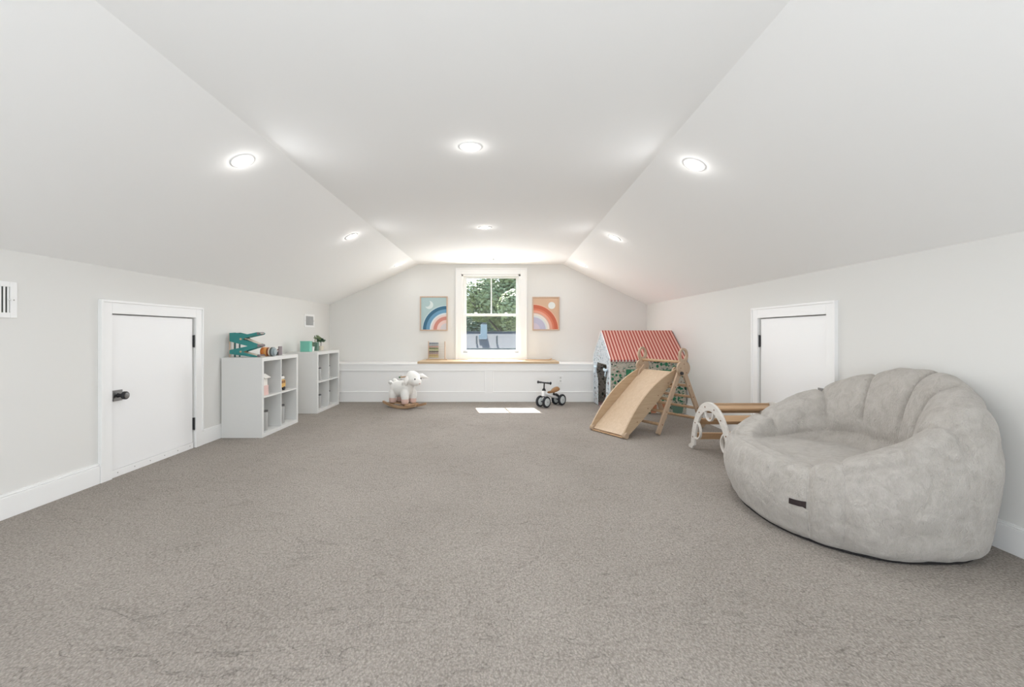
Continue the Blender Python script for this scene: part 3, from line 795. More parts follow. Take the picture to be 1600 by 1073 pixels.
# toy car ramp on the near shelf
def car_ramp():
    # zigzag track lies in a plane facing the camera (X-Z), standing at y=4.43
    r = thing('toy_car_ramp', 'teal zigzag toy car ramp standing on the near cube shelf', 'toy', (-2.50, 4.44, ST))
    k = 4.44/700
    def P(px, py): return ((px-779)*k+2.50, max(.001, (521-py)*k+1-ST))
    th = .045
    for i, (p, q) in enumerate((((363, 521), (405, 519.5)), ((365, 531), (409, 539)), ((364, 550), (409, 539)), ((364, 549), (405, 559)))):
        pass
    pts_slats = [((366, 527.5), (385, 524.5), (410, 520)), ((366, 526.5), (386, 531), (410, 539)), ((366, 549.5), (388, 544), (410, 539.5)), ((366, 549.5), (386, 553.5), (410, 559))]
    outs = []
    # side boards: outlines of the zigzag (front and back boards)
    def board(poly, y, nm='side_board'):
        bm = bmesh.new(); pr = [P(*p) for p in poly]; add_prism(bm, pr, .006, Matrix.Translation((0, y, 0))); obj(nm, bm, 'teal', r, bevel=.001)
    upper = [(363, 520), (372, 519.5), (386, 523), (405, 519), (409, 519.5), (411, 521), (409, 523), (386, 528), (384, 530), (407, 537), (411, 539.5), (407, 542), (383, 549.5), (408, 556.5), (408, 559.5), (400, 559.2), (363, 552.5), (363, 546.5), (391, 540.5), (363, 533)]
    for y in (-th, th): board(upper, y)
    for a, b_ in (((366, 522.5), (386, 527)), ((386, 527), (410, 521)), ((386, 529), (409, 539)), ((383, 547.5), (409, 540.5)), ((366, 549), (386, 551)), ((386, 551), (412, 559))):
        p, q = P(*a), P(*b_); bm = bmesh.new(); add_bar(bm, (p[0], 0, p[1]+.003), (q[0], 0, q[1]+.003), .08, .004); obj('track', bm, 'cream', r)
    for y in (-th, th):
        for px in (362.7, 371):
            p = P(px, 530); bm = bmesh.new(); add_bar(bm, (p[0], y*.86, 0), (p[0], y*.86, P(0, 520)[1]), .007, .012); obj('post', bm, 'frame_wood' if px < 365 else 'teal_dark', r)
    for c in ((407.5, 521), (408, 539.5), (408, 558)):
        p = P(*c); bm = bmesh.new(); add_lathe(bm, [(.013, -.052), (.013, .052)], 16, Matrix.Translation((p[0], 0, max(p[1], .0135))) @ Matrix.Rotation(PI/2, 4, 'X')); obj('end_stop', bm, 'plum', r, auto=True)
    for c in ((380.5, 529.5), (380.5, 549)):
        p = P(*c); bm = bmesh.new(); add_lathe(bm, [(.010, -.052), (.010, .052)], 16, Matrix.Translation((p[0], 0, p[1])) @ Matrix.Rotation(PI/2, 4, 'X')); obj('bumper', bm, 'oak', r, auto=True)
car_ramp()
# coloured cylinders row
def stack_cylinders():
    r = thing('rainbow_stacking_cylinder', 'orange and grey-blue nested wooden cups lying beside the teal ramp', 'toy', (-2.26, 4.38, ST))
    y = .165; k = (4.38+.165)/700
    x = (410-779)*k+2.26
    for w, m_, rr in ((5.0, 'orange', .047), (3.8, 'amber', .046), (3.0, 'rust', .045), (2.2, 'cream', .045), (2.6, 'charcoal', .045), (2.2, 'greyblue', .044), (2.0, 'greyblue', .033)):
        ww = w*k; bm = bmesh.new()
        add_lathe(bm, [(rr*.97, 0), (rr, .002), (rr, ww-.002), (rr*.97, ww)], 26, Matrix.Translation((x, y, .0475)) @ Matrix.Rotation(PI/2, 4, 'Y'))
        obj('cup', bm, m_, r, auto=True); x += ww
stack_cylinders()
def toy_loco():
    r = thing('toy_figure', 'small dark wheeled toy on the right end of the near cube shelf', 'toy', (-2.40, 4.82, ST))
    box('body', -.05, .05, -.02, .02, .020, .04, 'plum', r, .003)
    box('cab', -.045, -.015, -.018, .018, .04, .085, 'charcoal', r, .003)
    box('bumper', .045, .055, -.035, .035, .0, .095, 'plum', r, .002)
    for x in (-.03, .025):
        for s in (-1, 1):
            bm = bmesh.new(); add_lathe(bm, [(.018, -.005), (.018, .005)], 20, Matrix.Translation((x, s*.026, .018)) @ Matrix.Rotation(PI/2, 4, 'X')); obj('wheel', bm, 'charcoal', r, auto=True)
    bm = bmesh.new(); add_tube(bm, [(0, 0, .04), (.03, 0, .062), (.045, 0, .07)], .006, 8); obj('stem', bm, 'rust', r, smooth=True)
toy_loco()

# teal board, planter cup, sage box and potted plant on the far shelf
def foliage_clump(n_, rad, c, size, seed, flat=.75):
    rnd = random.Random(seed); bm = bmesh.new()
    for i in range(n_):
        a = rnd.uniform(0, 2*PI); e = rnd.uniform(-.6, 1.4); rr = rad*rnd.uniform(.35, 1)
        p = Vector(c) + Vector((math.cos(a)*math.cos(e)*rr, math.sin(a)*math.cos(e)*rr, math.sin(e)*rr*flat))
        q = Euler((rnd.uniform(-1, 1), rnd.uniform(-1, 1), rnd.uniform(0, 6))).to_matrix()
        s = size*rnd.uniform(.7, 1.3)
        v = [bm.verts.new(p + q @ Vector(t)) for t in ((-s, 0, 0), (-.3*s, .45*s, .1*s), (.5*s, .38*s, 0), (s, 0, -.1*s), (.5*s, -.38*s, 0), (-.3*s, -.45*s, .1*s))]
        bm.faces.new(v)
    return bm
r = thing('teal_box', 'square mint green box on the far cube shelf', 'box', (-2.455, 5.72, ST))
box('box_body', -.065, .055, -.03, .05, 0, .120, 'mint', r, .003); box('box_lid', -.067, .057, -.032, .052, .120, .135, 'mint', r, .003)
r = thing('white_cup_plant', 'tiny plant in a white cup on the far cube shelf', 'plant', (-2.43, 5.83, ST))
bm = bmesh.new(); add_lathe(bm, [(.026, 0), (.030, .03), (.033, .062), (.029, .062), (.027, .05), (0, .05)], 24); obj('cup', bm, 'white', r, auto=True)
obj('foliage', foliage_clump(26, .045, (0, 0, .088), .014, 4), 'leaf2', r)
obj('stem', (lambda b_: (add_tube(b_, [(0, 0, .045), (.004, 0, .09)], .003, 6), b_)[1])(bmesh.new()), 'leaf', r)
r = thing('sage_box', 'small sage green square pot on the far cube shelf', 'pot', (-2.47, 6.06, ST))
bm = bmesh.new(); add_box(bm, -.035, .03, -.03, .03, 0, .115); obj('pot', bm, 'sage', r, bevel=.004)
bm = bmesh.new(); add_tube(bm, [(-.01, 0, .11), (-.012, 0, .15), (.01, 0, .175), (.05, 0, .18), (.075, 0, .17)], .006, 8); obj('stem', bm, 'leaf2', r, smooth=True)
obj('foliage', foliage_clump(60, .05, (.02, 0, .17), .016, 9), 'leaf2', r)
r = thing('potted_plant', 'dark green bushy plant in a cream pot on the far cube shelf', 'plant', (-2.46, 6.20, ST))
bm = bmesh.new(); add_lathe(bm, [(.030, 0), (.040, .025), (.042, .06), (.036, .062), (.033, .05), (0, .05)], 24); obj('pot', bm, 'cream', r, auto=True)
bm = bmesh.new(); add_lathe(bm, [(0, .05), (.033, .052), (0, .054)], 20); obj('soil', bm, 'soil', r)
bm = bmesh.new(); add_tube(bm, [(0, 0, .05), (.003, 0, .12)], .004, 6); obj('stem', bm, 'bark', r)
obj('foliage', foliage_clump(170, .062, (0, 0, .135), .016, 5, .6), 'leaf', r)

# things inside the cubes
r = thing('toy_house', 'pink and white toy house in the upper near cube of the near shelf', 'toy', (-2.325, 4.345, SHELF_MID))
box('wall', -.04, .025, .03, .135, 0, .095, 'pink', r, .002); box('upper_wall', -.03, .020, .04, .125, .095, .165, 'roofwhite', r, .002)
bm = bmesh.new(); add_bar(bm, (-.01, .08, .205), (.045, .08, .170), .11, .010); obj('roof', bm, 'roofwhite', r, bevel=.002)
bm = bmesh.new(); add_bar(bm, (-.01, .08, .205), (-.06, .08, .170), .11, .010); obj('roof', bm, 'charcoal', r, bevel=.002)
def toy_bus():
    r = thing('toy_bus', 'yellow toy bus in the upper far cube of the near shelf', 'toy', (-2.36, 4.70, SHELF_MID))
    box('body', -.05, .055, .0, .16, .03, .115, 'yellow', r, .014); box('roof', -.042, .047, .008, .152, .115, .150, 'roofwhite', r, .012)
    for k in range(3): box('side_window', .053, .0565, .022+k*.042, .052+k*.042, .078, .108, 'brown', r, .002)
    box('windscreen', -.035, .040, -.002, .003, .075, .108, 'brown', r, .002)
    box('roof_rack', -.03, .035, .04, .14, .150, .163, 'charcoal', r, .003); box('beacon', -.012, .012, .085, .105, .163, .19, 'charcoal', r, .004)
    for x in (-.04, .045):
        for y in (.035, .125):
            bm = bmesh.new(); add_lathe(bm, [(.022, -.008), (.022, .008)], 20, Matrix.Translation((x, y, .022)) @ Matrix.Rotation(PI/2, 4, 'Y')); obj('wheel', bm, 'rubber', r, auto=True)
toy_bus()
def jar(x, y, z, rr, h, label, lidr=None):
    r = thing('lidded_jar', label, 'jar', (x, y, z)); lidr = lidr or rr*1.05
    bm = bmesh.new(); add_lathe(bm, [(rr*.92, 0), (rr, .006), (rr, h*.86), (rr*.8, h*.92)], 24); obj('jar_body', bm, 'jar', r, auto=True)
    bm = bmesh.new(); add_lathe(bm, [(lidr, h*.92), (lidr, h), (0, h)], 24); obj('lid', bm, 'lid', r, auto=True)
jar(-2.335, 4.47, SHELF_LOW, .03, .20, 'grey dark-lidded jar in the lower near cube of the near shelf')
jar(-2.35, 4.83, SHELF_LOW, .038, .20, 'grey dark-lidded jar in the lower far cube of the near shelf')
jar(-2.34, 5.83, SHELF_MID, .03, .165, 'grey dark-lidded jar in the upper near cube of the far shelf')
jar(-2.34, 6.14, SHELF_MID, .028, .175, 'grey dark-lidded jar in the upper far cube of the far shelf')
jar(-2.34, 5.83, SHELF_LOW, .03, .175, 'grey dark-lidded jar in the lower near cube of the far shelf')
jar(-2.34, 6.14, SHELF_LOW, .03, .185, 'grey dark-lidded jar in the lower far cube of the far shelf')

# ------------------------------------------------------------------ bench top board and what lies on it
ZT0 = ZLEDGE+.006; ZT1 = .592
bd = box('bench_board', -1.185, .885, YLEDGE-.02, YB-.001, ZT0, ZT1, 'oak', None, .004)
tag(bd, 'long light wooden board lying on the white bench under the window', 'board')
def abacus():
    r = thing('abacus', 'wooden abacus with coloured beads on the left end of the bench board', 'abacus', (-.955, 6.93, ZT1))
    box('base', -.16, .16, -.035, .035, 0, .014, 'oak', r, .002)
    for s in (-1, 1): box('upright', s*.127-.007, s*.127+.007, -.012, .012, .014, .288, 'frame_wood', r, .002)
    cols = [(.13, .19, .26), (.32, .38, .44), (.50, .28, .25), (.14, .19, .045), (.45, .50, .27), (.10, .07, .06), (.42, .30, .30), (.48, .34, .12), (.50, .42, .18)]
    n_ = 9
    for k in range(n_):
        z = .258-k*.0262; bm = bmesh.new(); add_tube(bm, [(-.122, 0, z), (.122, 0, z)], .0018, 6); w = obj('wire', bm, 'screw', r)
        mm = mat('bead_colour', cols[k], .45); src = None
        for q in range(10):
            if src is None:
                bm = bmesh.new(); add_lathe(bm, [(.003, -.0068), (.010, -.005), (.0125, 0), (.010, .005), (.003, .0068)], 14, Matrix.Rotation(PI/2, 4, 'Y')); src = obj('bead', bm, mm, r, smooth=True); o = src
            else:
                o = src.copy(); C.objects.link(o); o.parent = r
            o.location = (-.112+q*.0145, 0, z)
abacus()
bm = bmesh.new(); pts = [(-.19, .0), (-.1, .0), (.1, .0), (.16, .002), (.2, .010), (.215, .018)]
add_prism(bm, [(x, z+.002) for x, z in pts]+[(x, z+.010) for x, z in pts[::-1]], .11, Matrix.Translation((.60, 6.87, ZT1)))
tag(obj('wooden_tray', bm, 'slat', None, bevel=.002), 'thin wooden tray with an upturned end on the right of the bench board', 'tray')

# ------------------------------------------------------------------ framed prints
def ring_art(name, bgc, rings, disc, moon=False):
    """object coords: origin at the arc centre, X and Z in metres"""
    m, n, b = new_mat(name); b.inputs['Roughness'].default_value = .6
    t = N(n, 'ShaderNodeTexCoord'); sp = N(n, 'ShaderNodeSeparateXYZ'); n.links.new(t.outputs['Object'], sp.inputs[0])
    cb = N(n, 'ShaderNodeCombineXYZ'); n.links.new(sp.outputs[0], cb.inputs[0]); n.links.new(sp.outputs[2], cb.inputs[1])
    def dist(cx, cz):
        v = N(n, 'ShaderNodeVectorMath', operation='DISTANCE'); n.links.new(cb.outputs[0], v.inputs[0]); v.inputs[1].default_value = (cx, cz, 0); return v.outputs['Value']
    rgb = N(n, 'ShaderNodeRGB'); rgb.outputs[0].default_value = (*bgc, 1); last = rgb.outputs[0]
    d0 = dist(0, 0)
    for rad, col in rings:
        l = N(n, 'ShaderNodeMath', operation='LESS_THAN'); l.inputs[1].default_value = rad; n.links.new(d0, l.inputs[0])
        x = N(n, 'ShaderNodeMixRGB'); n.links.new(l.outputs[0], x.inputs[0]); n.links.new(last, x.inputs[1]); x.inputs[2].default_value = (*col, 1); last = x.outputs[0]
    cx, cz, rr, col = disc
    l = N(n, 'ShaderNodeMath', operation='LESS_THAN'); l.inputs[1].default_value = rr; n.links.new(dist(cx, cz), l.inputs[0]); fac = l.outputs[0]
    if moon:
        g = N(n, 'ShaderNodeMath', operation='GREATER_THAN'); g.inputs[1].default_value = rr*.86; n.links.new(dist(cx-rr*.58, cz+rr*.42), g.inputs[0])
        mu = N(n, 'ShaderNodeMath', operation='MULTIPLY'); n.links.new(fac, mu.inputs[0]); n.links.new(g.outputs[0], mu.inputs[1]); fac = mu.outputs[0]
    x = N(n, 'ShaderNodeMixRGB'); n.links.new(fac, x.inputs[0]); n.links.new(last, x.inputs[1]); x.inputs[2].default_value = (*col, 1)
    n.links.new(x.outputs[0], b.inputs['Base Color'])
    return m
def picture(x0, x1, z0, z1, mt, corner, label, fm, extra=None):
    r = thing('framed_print', label, 'picture', ((x0+x1)/2, YB, (z0+z1)/2), 0, 'framed rainbow prints'); hw = (x1-x0)/2; hh = (z1-z0)/2; f = .018
    bm = bmesh.new()
    for a, b_, c, d in ((-hw, -hw+f, -hh, hh), (hw-f, hw, -hh, hh), (-hw+f, hw-f, -hh, -hh+f), (-hw+f, hw-f, hh-f, hh)): add_box(bm, a, b_, -.024, -.002, c, d)
    obj('frame', bm, fm, r, bevel=.0015)
    ox = (hw-f) if corner > 0 else -(hw-f); oz = -hh+f
    bm = bmesh.new(); add_box(bm, -hw+f-ox, hw-f-ox, -.002, .002, 0, 2*(hh-f)); p = obj('print', bm, mt, r); p.location = (ox, -.012, oz)
    return r
u = .0101/15.33*1.0
s_ = 7.06/700/15.33
Lm = ring_art('moon_rainbow_art', (.40, .53, .54), [(575*s_, (.62, .74, .78)), (563*s_, (.035, .13, .22)), (485*s_, (.13, .30, .46)), (400*s_, (.62, .70, .74)), (365*s_, (.72, .58, .55)), (312*s_, (.57, .24, .20)), (228*s_, (.74, .55, .52)), (150*s_, (.60, .56, .58))], (-.395+.24*.0, .0, .06, (.7, .75, .72)), True)
# disc centre relative to the arc centre
def set_disc(): pass
Lm = ring_art('moon_rainbow_art_', (.40, .53, .54), [(578*s_, (.62, .74, .78)), (566*s_, (.035, .13, .22)), (485*s_, (.13, .30, .46)), (400*s_, (.62, .70, .74)), (365*s_, (.72, .58, .55)), (312*s_, (.57, .24, .20)), (228*s_, (.74, .55, .52)), (150*s_, (.60, .56, .58))], (-415*s_, 590*s_, 98*s_, (.66, .73, .72)), True)
Rm = ring_art('sun_rainbow_art', (.62, .42, .29), [(600*s_, (.74, .45, .33)), (585*s_, (.52, .125, .065)), (500*s_, (.62, .19, .11)), (455*s_, (.70, .33, .24)), (395*s_, (.48, .38, .34)), (380*s_, (.78, .68, .62)), (335*s_, (.62, .68, .69)), (290*s_, (.46, .46, .60)), (150*s_, (.56, .50, .60))], (435*s_, 570*s_, 84*s_, (.72, .75, .74)))
picture(-1.240, -.804, 1.045, 1.586, Lm, 1, 'framed print of a crescent moon and blue rainbow, left of the window', 'frame_wood')
rr_ = picture(.534, .962, 1.050, 1.580, Rm, -1, 'framed print of a sun and orange rainbow, right of the window', 'frame_wood')

# ------------------------------------------------------------------ rocking sheep
def sheep():
    r = thing('rocking_sheep', 'white plush rocking sheep with pink feet on wooden rockers', 'rocking toy', (-1.275, 6.05, 0), math.radians(-34)); r.scale = (1.1, 1.1, 1.1)
    # local: +X = the sheep's front
    bm = bmesh.new()
    add_ell(bm, (-.03, 0, .235), (.165, .095, .098)); add_ell(bm, (-.12, 0, .23), (.085, .09, .09)); add_ell(bm, (.06, 0, .25), (.085, .085, .095))
    add_ell(bm, (.105, -.005, .31), (.065, .06, .08)); add_ell(bm, (.155, -.005, .368), (.092, .088, .088)); add_ell(bm, (.222, -.012, .335), (.058, .056, .055))
    add_ell(bm, (.14, -.005, .425), (.062, .06, .036))
    for x, y in ((-.14, -.055), (-.13, .06), (.075, -.06), (.085, .06)):
        add_ell(bm, (x, y, .165), (.054, .048, .085))
    for k in range(26):
        a = k*2.4; add_ell(bm, (-.06+.12*math.cos(a*1.3), .07*math.sin(a), .30+.015*math.sin(a*3)), (.026, .024, .02), sub=2)
    body = obj('body', bm, 'wool', r, smooth=True)
    rm = body.modifiers.new('rm', 'REMESH'); rm.mode = 'VOXEL'; rm.voxel_size = .008; rm.use_smooth_shade = True
    sm = body.modifiers.new('sm', 'SMOOTH'); sm.iterations = 6
    bm = bmesh.new(); add_ell(bm, (-.165, .0, .325), (.03, .024, .028)); add_ell(bm, (-.155, 0, .30), (.024, .02, .024)); obj('tail', bm, 'wool', r, smooth=True)
    # ears hang sideways from the head
    hd = Vector((.15, -.005, .395))
    f = Vector((.97, -.08, -.22)).normalized(); side = Vector((.08, .99, 0)).normalized()
    for s in (-1, 1):
        bm = bmesh.new(); p0 = hd + side*s*.068; p1 = hd + side*s*(.12 if s > 0 else .10) + Vector((.03 if s > 0 else 0, 0, -.005 if s > 0 else -.045)); p2 = hd + side*s*(.17 if s > 0 else .11) + Vector((.08 if s > 0 else 0, 0, -.03 if s > 0 else -.11))
        add_tube(bm, [p0, (p0+p1)/2, p1, p2], .02, 12, rs=[.012, .026, .030, .006]); e = obj('ear', bm, 'ear', r, smooth=True)
    for s in (-1, 1):
        c = Vector((.222, -.012, .372)) + side*s*.045 + f*.022
        bm = bmesh.new(); add_ell(bm, c, (.009, .009, .010), sub=2); obj('eye', bm, 'eye', r, smooth=True)
    bm = bmesh.new(); add_ell(bm, Vector((.222, -.012, .325))+f*.056, (.010, .010, .007), sub=2); obj('nose', bm, 'hoof', r, smooth=True)
    for x, y in ((-.14, -.055), (-.13, .06), (.075, -.06), (.085, .06)):
        bm = bmesh.new(); add_lathe(bm, [(.036, .062), (.043, .070), (.045, .10), (.042, .118), (0, .12)], 22, Matrix.Translation((x, y, 0))); obj('hoof', bm, 'hoof', r, auto=True)
    # neck ribbon
    bm = bmesh.new(); add_tube(bm, [(.115+.066*math.cos(t)*.9, -.005+.066*math.sin(t), .290+.018*math.cos(t+.7)) for t in [2*PI*k/20 for k in range(21)]], .006, 6); obj('collar', bm, 'bow', r, smooth=True)
    for s in (-1, 1):
        bm = bmesh.new(); b0 = Vector((.185, -.01, .262)); add_bar(bm, b0, b0+side*s*.022+Vector((0, 0, -.075)), .016, .004, up=f); obj('ribbon', bm, 'bow', r, bevel=.001)
    bm = bmesh.new(); add_tube(bm, [(.05, -.125, .385), (.05, .125, .385)], .009, 10); h = obj('handle', bm, 'walnut', r, auto=True)
    for y, z in ((-.122, .385), (.122, .385)):
        bm = bmesh.new(); add_ell(bm, (.05, y, z), (.012, .012, .012), sub=2); obj('grip', bm, 'leaf', r, smooth=True)
    # rockers
    for y in (-.085, .085):
        bm = bmesh.new(); top = []; bot = []
        for k in range(17):
            x = -.28+.56*k/16; z = .62*(x**2); top.append((x, z+.036-.010*abs(x)/.3)); bot.append((x, z))
        add_prism(bm, bot+top[::-1], .026, Matrix.Translation((0, y, .001))); obj('rocker', bm, 'walnut', r, bevel=.003)
    for x in (-.15, .13):
        bm = bmesh.new(); add_bar(bm, (x, -.10, .047), (x, .10, .047), .04, .018); obj('cross_bar', bm, 'walnut', r, bevel=.002)
    for x, y in ((-.14, -.055), (-.13, .06), (.075, -.06), (.085, .06)):
        pass
    bm = bmesh.new(); add_box(bm, -.19, .15, -.075, -.035, .052, .063); add_box(bm, -.19, .15, .04, .08, .052, .063); obj('foot_board', bm, 'walnut', r, bevel=.002)
sheep()

# ------------------------------------------------------------------ toddler balance bike
def bike():
    hd = Vector((-.237, -.22, 0)).normalized(); ang = math.atan2(hd.y, hd.x)
    r = thing('balance_bike', 'small four wheeled toddler bike with a tan saddle in front of the bench', 'bike', (.606, 6.07, 0), ang)
    # local +X = forward, origin at the front axle contact
    Rw = .078
    def wheel(x, y, w=.034):
        bm = bmesh.new(); prof = []
        for k in range(9):
            a = PI*k/8; prof.append((Rw-.012+.012*math.sin(a), -w/2*math.cos(a)))
        add_lathe(bm, [(.052, -w/2+.002)]+prof+[(.052, w/2-.002)], 32, Matrix.Translation((x, y, Rw)) @ Matrix.Rotation(PI/2, 4, 'X'))
        t = obj('wheel', bm, 'rubber', r, auto=True)
        bm = bmesh.new(); add_lathe(bm, [(0, -w/2-.002), (.046, -w/2-.001), (.056, -w/2+.003), (.056, w/2-.003), (.046, w/2+.001), (0, w/2+.002)], 32, Matrix.Translation((x, y, Rw)) @ Matrix.Rotation(PI/2, 4, 'X')); obj('hub', bm, 'hub', t, auto=True)
        for s in (-1, 1):
            bm = bmesh.new(); add_lathe(bm, [(.009, 0), (.008, .005), (0, .005)], 14, Matrix.Translation((x, y+s*(w/2+.002), Rw)) @ Matrix.Rotation(-s*PI/2, 4, 'X')); obj('axle_cap', bm, 'jar' , t, auto=True)
    for y in (-.058, .058): wheel(0, y)
    for y in (-.058, .058): wheel(-.325, y)
    bm = bmesh.new(); add_tube(bm, [(0, -.05, Rw), (0, .05, Rw)], .008, 10); obj('front_axle', bm, 'blackm', r)
    bm = bmesh.new(); add_tube(bm, [(-.325, -.05, Rw), (-.325, .05, Rw)], .008, 10); obj('rear_axle', bm, 'blackm', r)
    bm = bmesh.new(); add_tube(bm, [(0, 0, Rw), (-.004, 0, .155)], .013, 12); obj('fork', bm, 'bike_white', r, auto=True)
    bm = bmesh.new(); add_tube(bm, [(-.003, 0, .150), (-.012, 0, .225)], .026, 20); obj('head_tube', bm, 'bike_white', r, bevel=.003, auto=True)
    bm = bmesh.new(); add_tube(bm, [(-.002, 0, .140), (-.003, 0, .152)], .026, 20); obj('lower_collar', bm, 'blackm', r, auto=True)
    bm = bmesh.new(); add_tube(bm, [(-.012, 0, .224), (-.013, 0, .238), (-.015, 0, .258)], .024, 20, rs=[.027, .024, .013]); obj('upper_collar', bm, 'blackm', r, auto=True)
    bm = bmesh.new(); add_tube(bm, [(-.015, 0, .25), (-.020, 0, .335)], .009, 12); obj('stem', bm, 'blackm', r, auto=True)
    bm = bmesh.new(); add_tube(bm, [(-.02, -.075, .334), (-.02, .075, .334)], .011, 14); hb = obj('handlebar', bm, 'blackm', r, auto=True)
    for s in (-1, 1):
        bm = bmesh.new(); add_tube(bm, [(-.02, s*.055, .334), (-.02, s*.10, .334), (-.02, s*.112, .334), (-.02, s*.116, .334)], .014, 16, rs=[.0135, .0135, .021, .017]); obj('grip', bm, 'blackm', hb, auto=True)
    bm = bmesh.new(); add_tube(bm, [(-.02, 0, .185), (-.09, 0, .165), (-.18, 0, .135), (-.26, 0, .115), (-.325, 0, .10)], .017, 14, rs=[.022, .020, .019, .019, .017]); obj('frame', bm, 'bike_white', r, smooth=True)
    bm = bmesh.new(); add_tube(bm, [(-.21, 0, .13), (-.225, 0, .195)], .012, 10); obj('seat_post', bm, 'blackm', r, auto=True)
    bm = bmesh.new()
    prof = [(-.085, .013, .195), (-.12, .022, .197), (-.17, .035, .20), (-.215, .06, .213), (-.255, .074, .232), (-.285, .066, .245), (-.298, .03, .248)]
    rows = []
    for x, w, z in prof:
        rows.append([bm.verts.new((x, w*t, z + .014*(1-t*t) - .010*abs(t)**3)) for t in (-1, -.6, -.2, .2, .6, 1)])
    for a, b_ in zip(rows, rows[1:]):
        for k in range(5): bm.faces.new((a[k], a[k+1], b_[k+1], b_[k]))
    s_o = obj('saddle', bm, 'leather', r, smooth=True); so2 = s_o.modifiers.new('t', 'SOLIDIFY'); so2.thickness = .018; so2.offset = -1; ss = s_o.modifiers.new('s', 'SUBSURF'); ss.levels = 2; ss.render_levels = 2
    bm = bmesh.new(); add_bar(bm, (-.27, -.03, .14), (-.325, -.03, .085), .02, .02); add_bar(bm, (-.27, .03, .14), (-.325, .03, .085), .02, .02); add_bar(bm, (-.27, -.04, .138), (-.27, .04, .138), .03, .02); obj('rear_bracket', bm, 'blackm', r, bevel=.002)
bike()

# ------------------------------------------------------------------ climbing triangle, slide
AX = Vector((.862, .506, 0)); RD = Vector((-.506, .862, 0))   # across the A-frame, along the rungs
def climbing_triangle():
    apex = Vector((1.868, 4.575, 0)); ang = math.atan2(AX.y, AX.x)
    r = thing('climbing_triangle', 'wooden climbing triangle with rungs beside the play tent', 'climbing frame', tuple(apex), ang)
    # local x across the legs, local y along the rungs (0 near, .49 far)
    W = .49; half = .355
    def legx(z): return half*(1-z/.66)
    for y in (0, W):
        for s in (-1, 1):
            bm = bmesh.new(); add_bar(bm, (s*(half+.0), y, .012), (s*.035, y, .61), .022, .055, up=(1, 0, 0)); add_bar
            bmesh.ops.recalc_face_normals(bm, faces=bm.faces); leg = obj('leg', bm, 'plyedge', r, bevel=.004)
            for z in (.10, .22, .34, .46):
                yy = y-.013 if y == 0 else y+.013
                bm = bmesh.new(); add_lathe(bm, [(.006, 0), (.005, .003), (0, .003)], 10, Matrix.Translation((s*legx(z), y-.011, z)) @ Matrix.Rotation(PI/2, 4, 'X')); obj('bolt_head', bm, 'brown', leg)
        # apex plate: round body with a looped ear
        yo = y-.020 if y == 0 else y+.020
        nn = 40; body = [(.098*math.cos(2*PI*k/nn), .645+.078*math.sin(2*PI*k/nn)) for k in range(nn)]
        bm = bmesh.new(); add_prism(bm, body, .020, Matrix.Translation((0, yo, 0))); pl = obj('apex_plate', bm, 'plyedge', r, bevel=.003)
        out = [(.068*math.cos(2*PI*k/nn), .775+.078*math.sin(2*PI*k/nn)) for k in range(nn)]; hole = [(.038*math.cos(2*PI*k/nn), .785+.048*math.sin(2*PI*k/nn)) for k in range(nn)]
        bm = bmesh.new(); add_prism(bm, out, .0195, Matrix.Translation((0, yo, 0)), holes=hole); obj('ear_loop', bm, 'plyedge', pl, bevel=.003)
        if y == 0:
            bm = bmesh.new(); add_lathe(bm, [(.017, 0), (.019, .01), (.015, .02), (0, .021)], 20, Matrix.Translation((-.045, yo-.010, .598)) @ Matrix.Rotation(PI/2, 4, 'X')); obj('clamp_knob', bm, 'blackm', pl, auto=True)
        for px_, pz in ((0, .69), (-.05, .65), (.04, .60)):
            bm = bmesh.new(); add_lathe(bm, [(.005, 0), (.004, .003), (0, .003)], 10, Matrix.Translation((px_, yo-.010, pz)) @ Matrix.Rotation(PI/2, 4, 'X')); obj('bolt_head', bm, 'brown', pl)
    for s in (-1, 1):
        for z in (.10, .22, .34, .46):
            bm = bmesh.new(); add_tube(bm, [(s*legx(z), .011, z), (s*legx(z), W-.011, z)], .0145, 14); obj('rung', bm, 'rung', r, auto=True)
    bm = bmesh.new(); add_tube(bm, [(0, -.008, .71), (0, W+.008, .71)], .0150, 14); obj('top_rail', bm, 'rung', r, auto=True)
climbing_triangle()
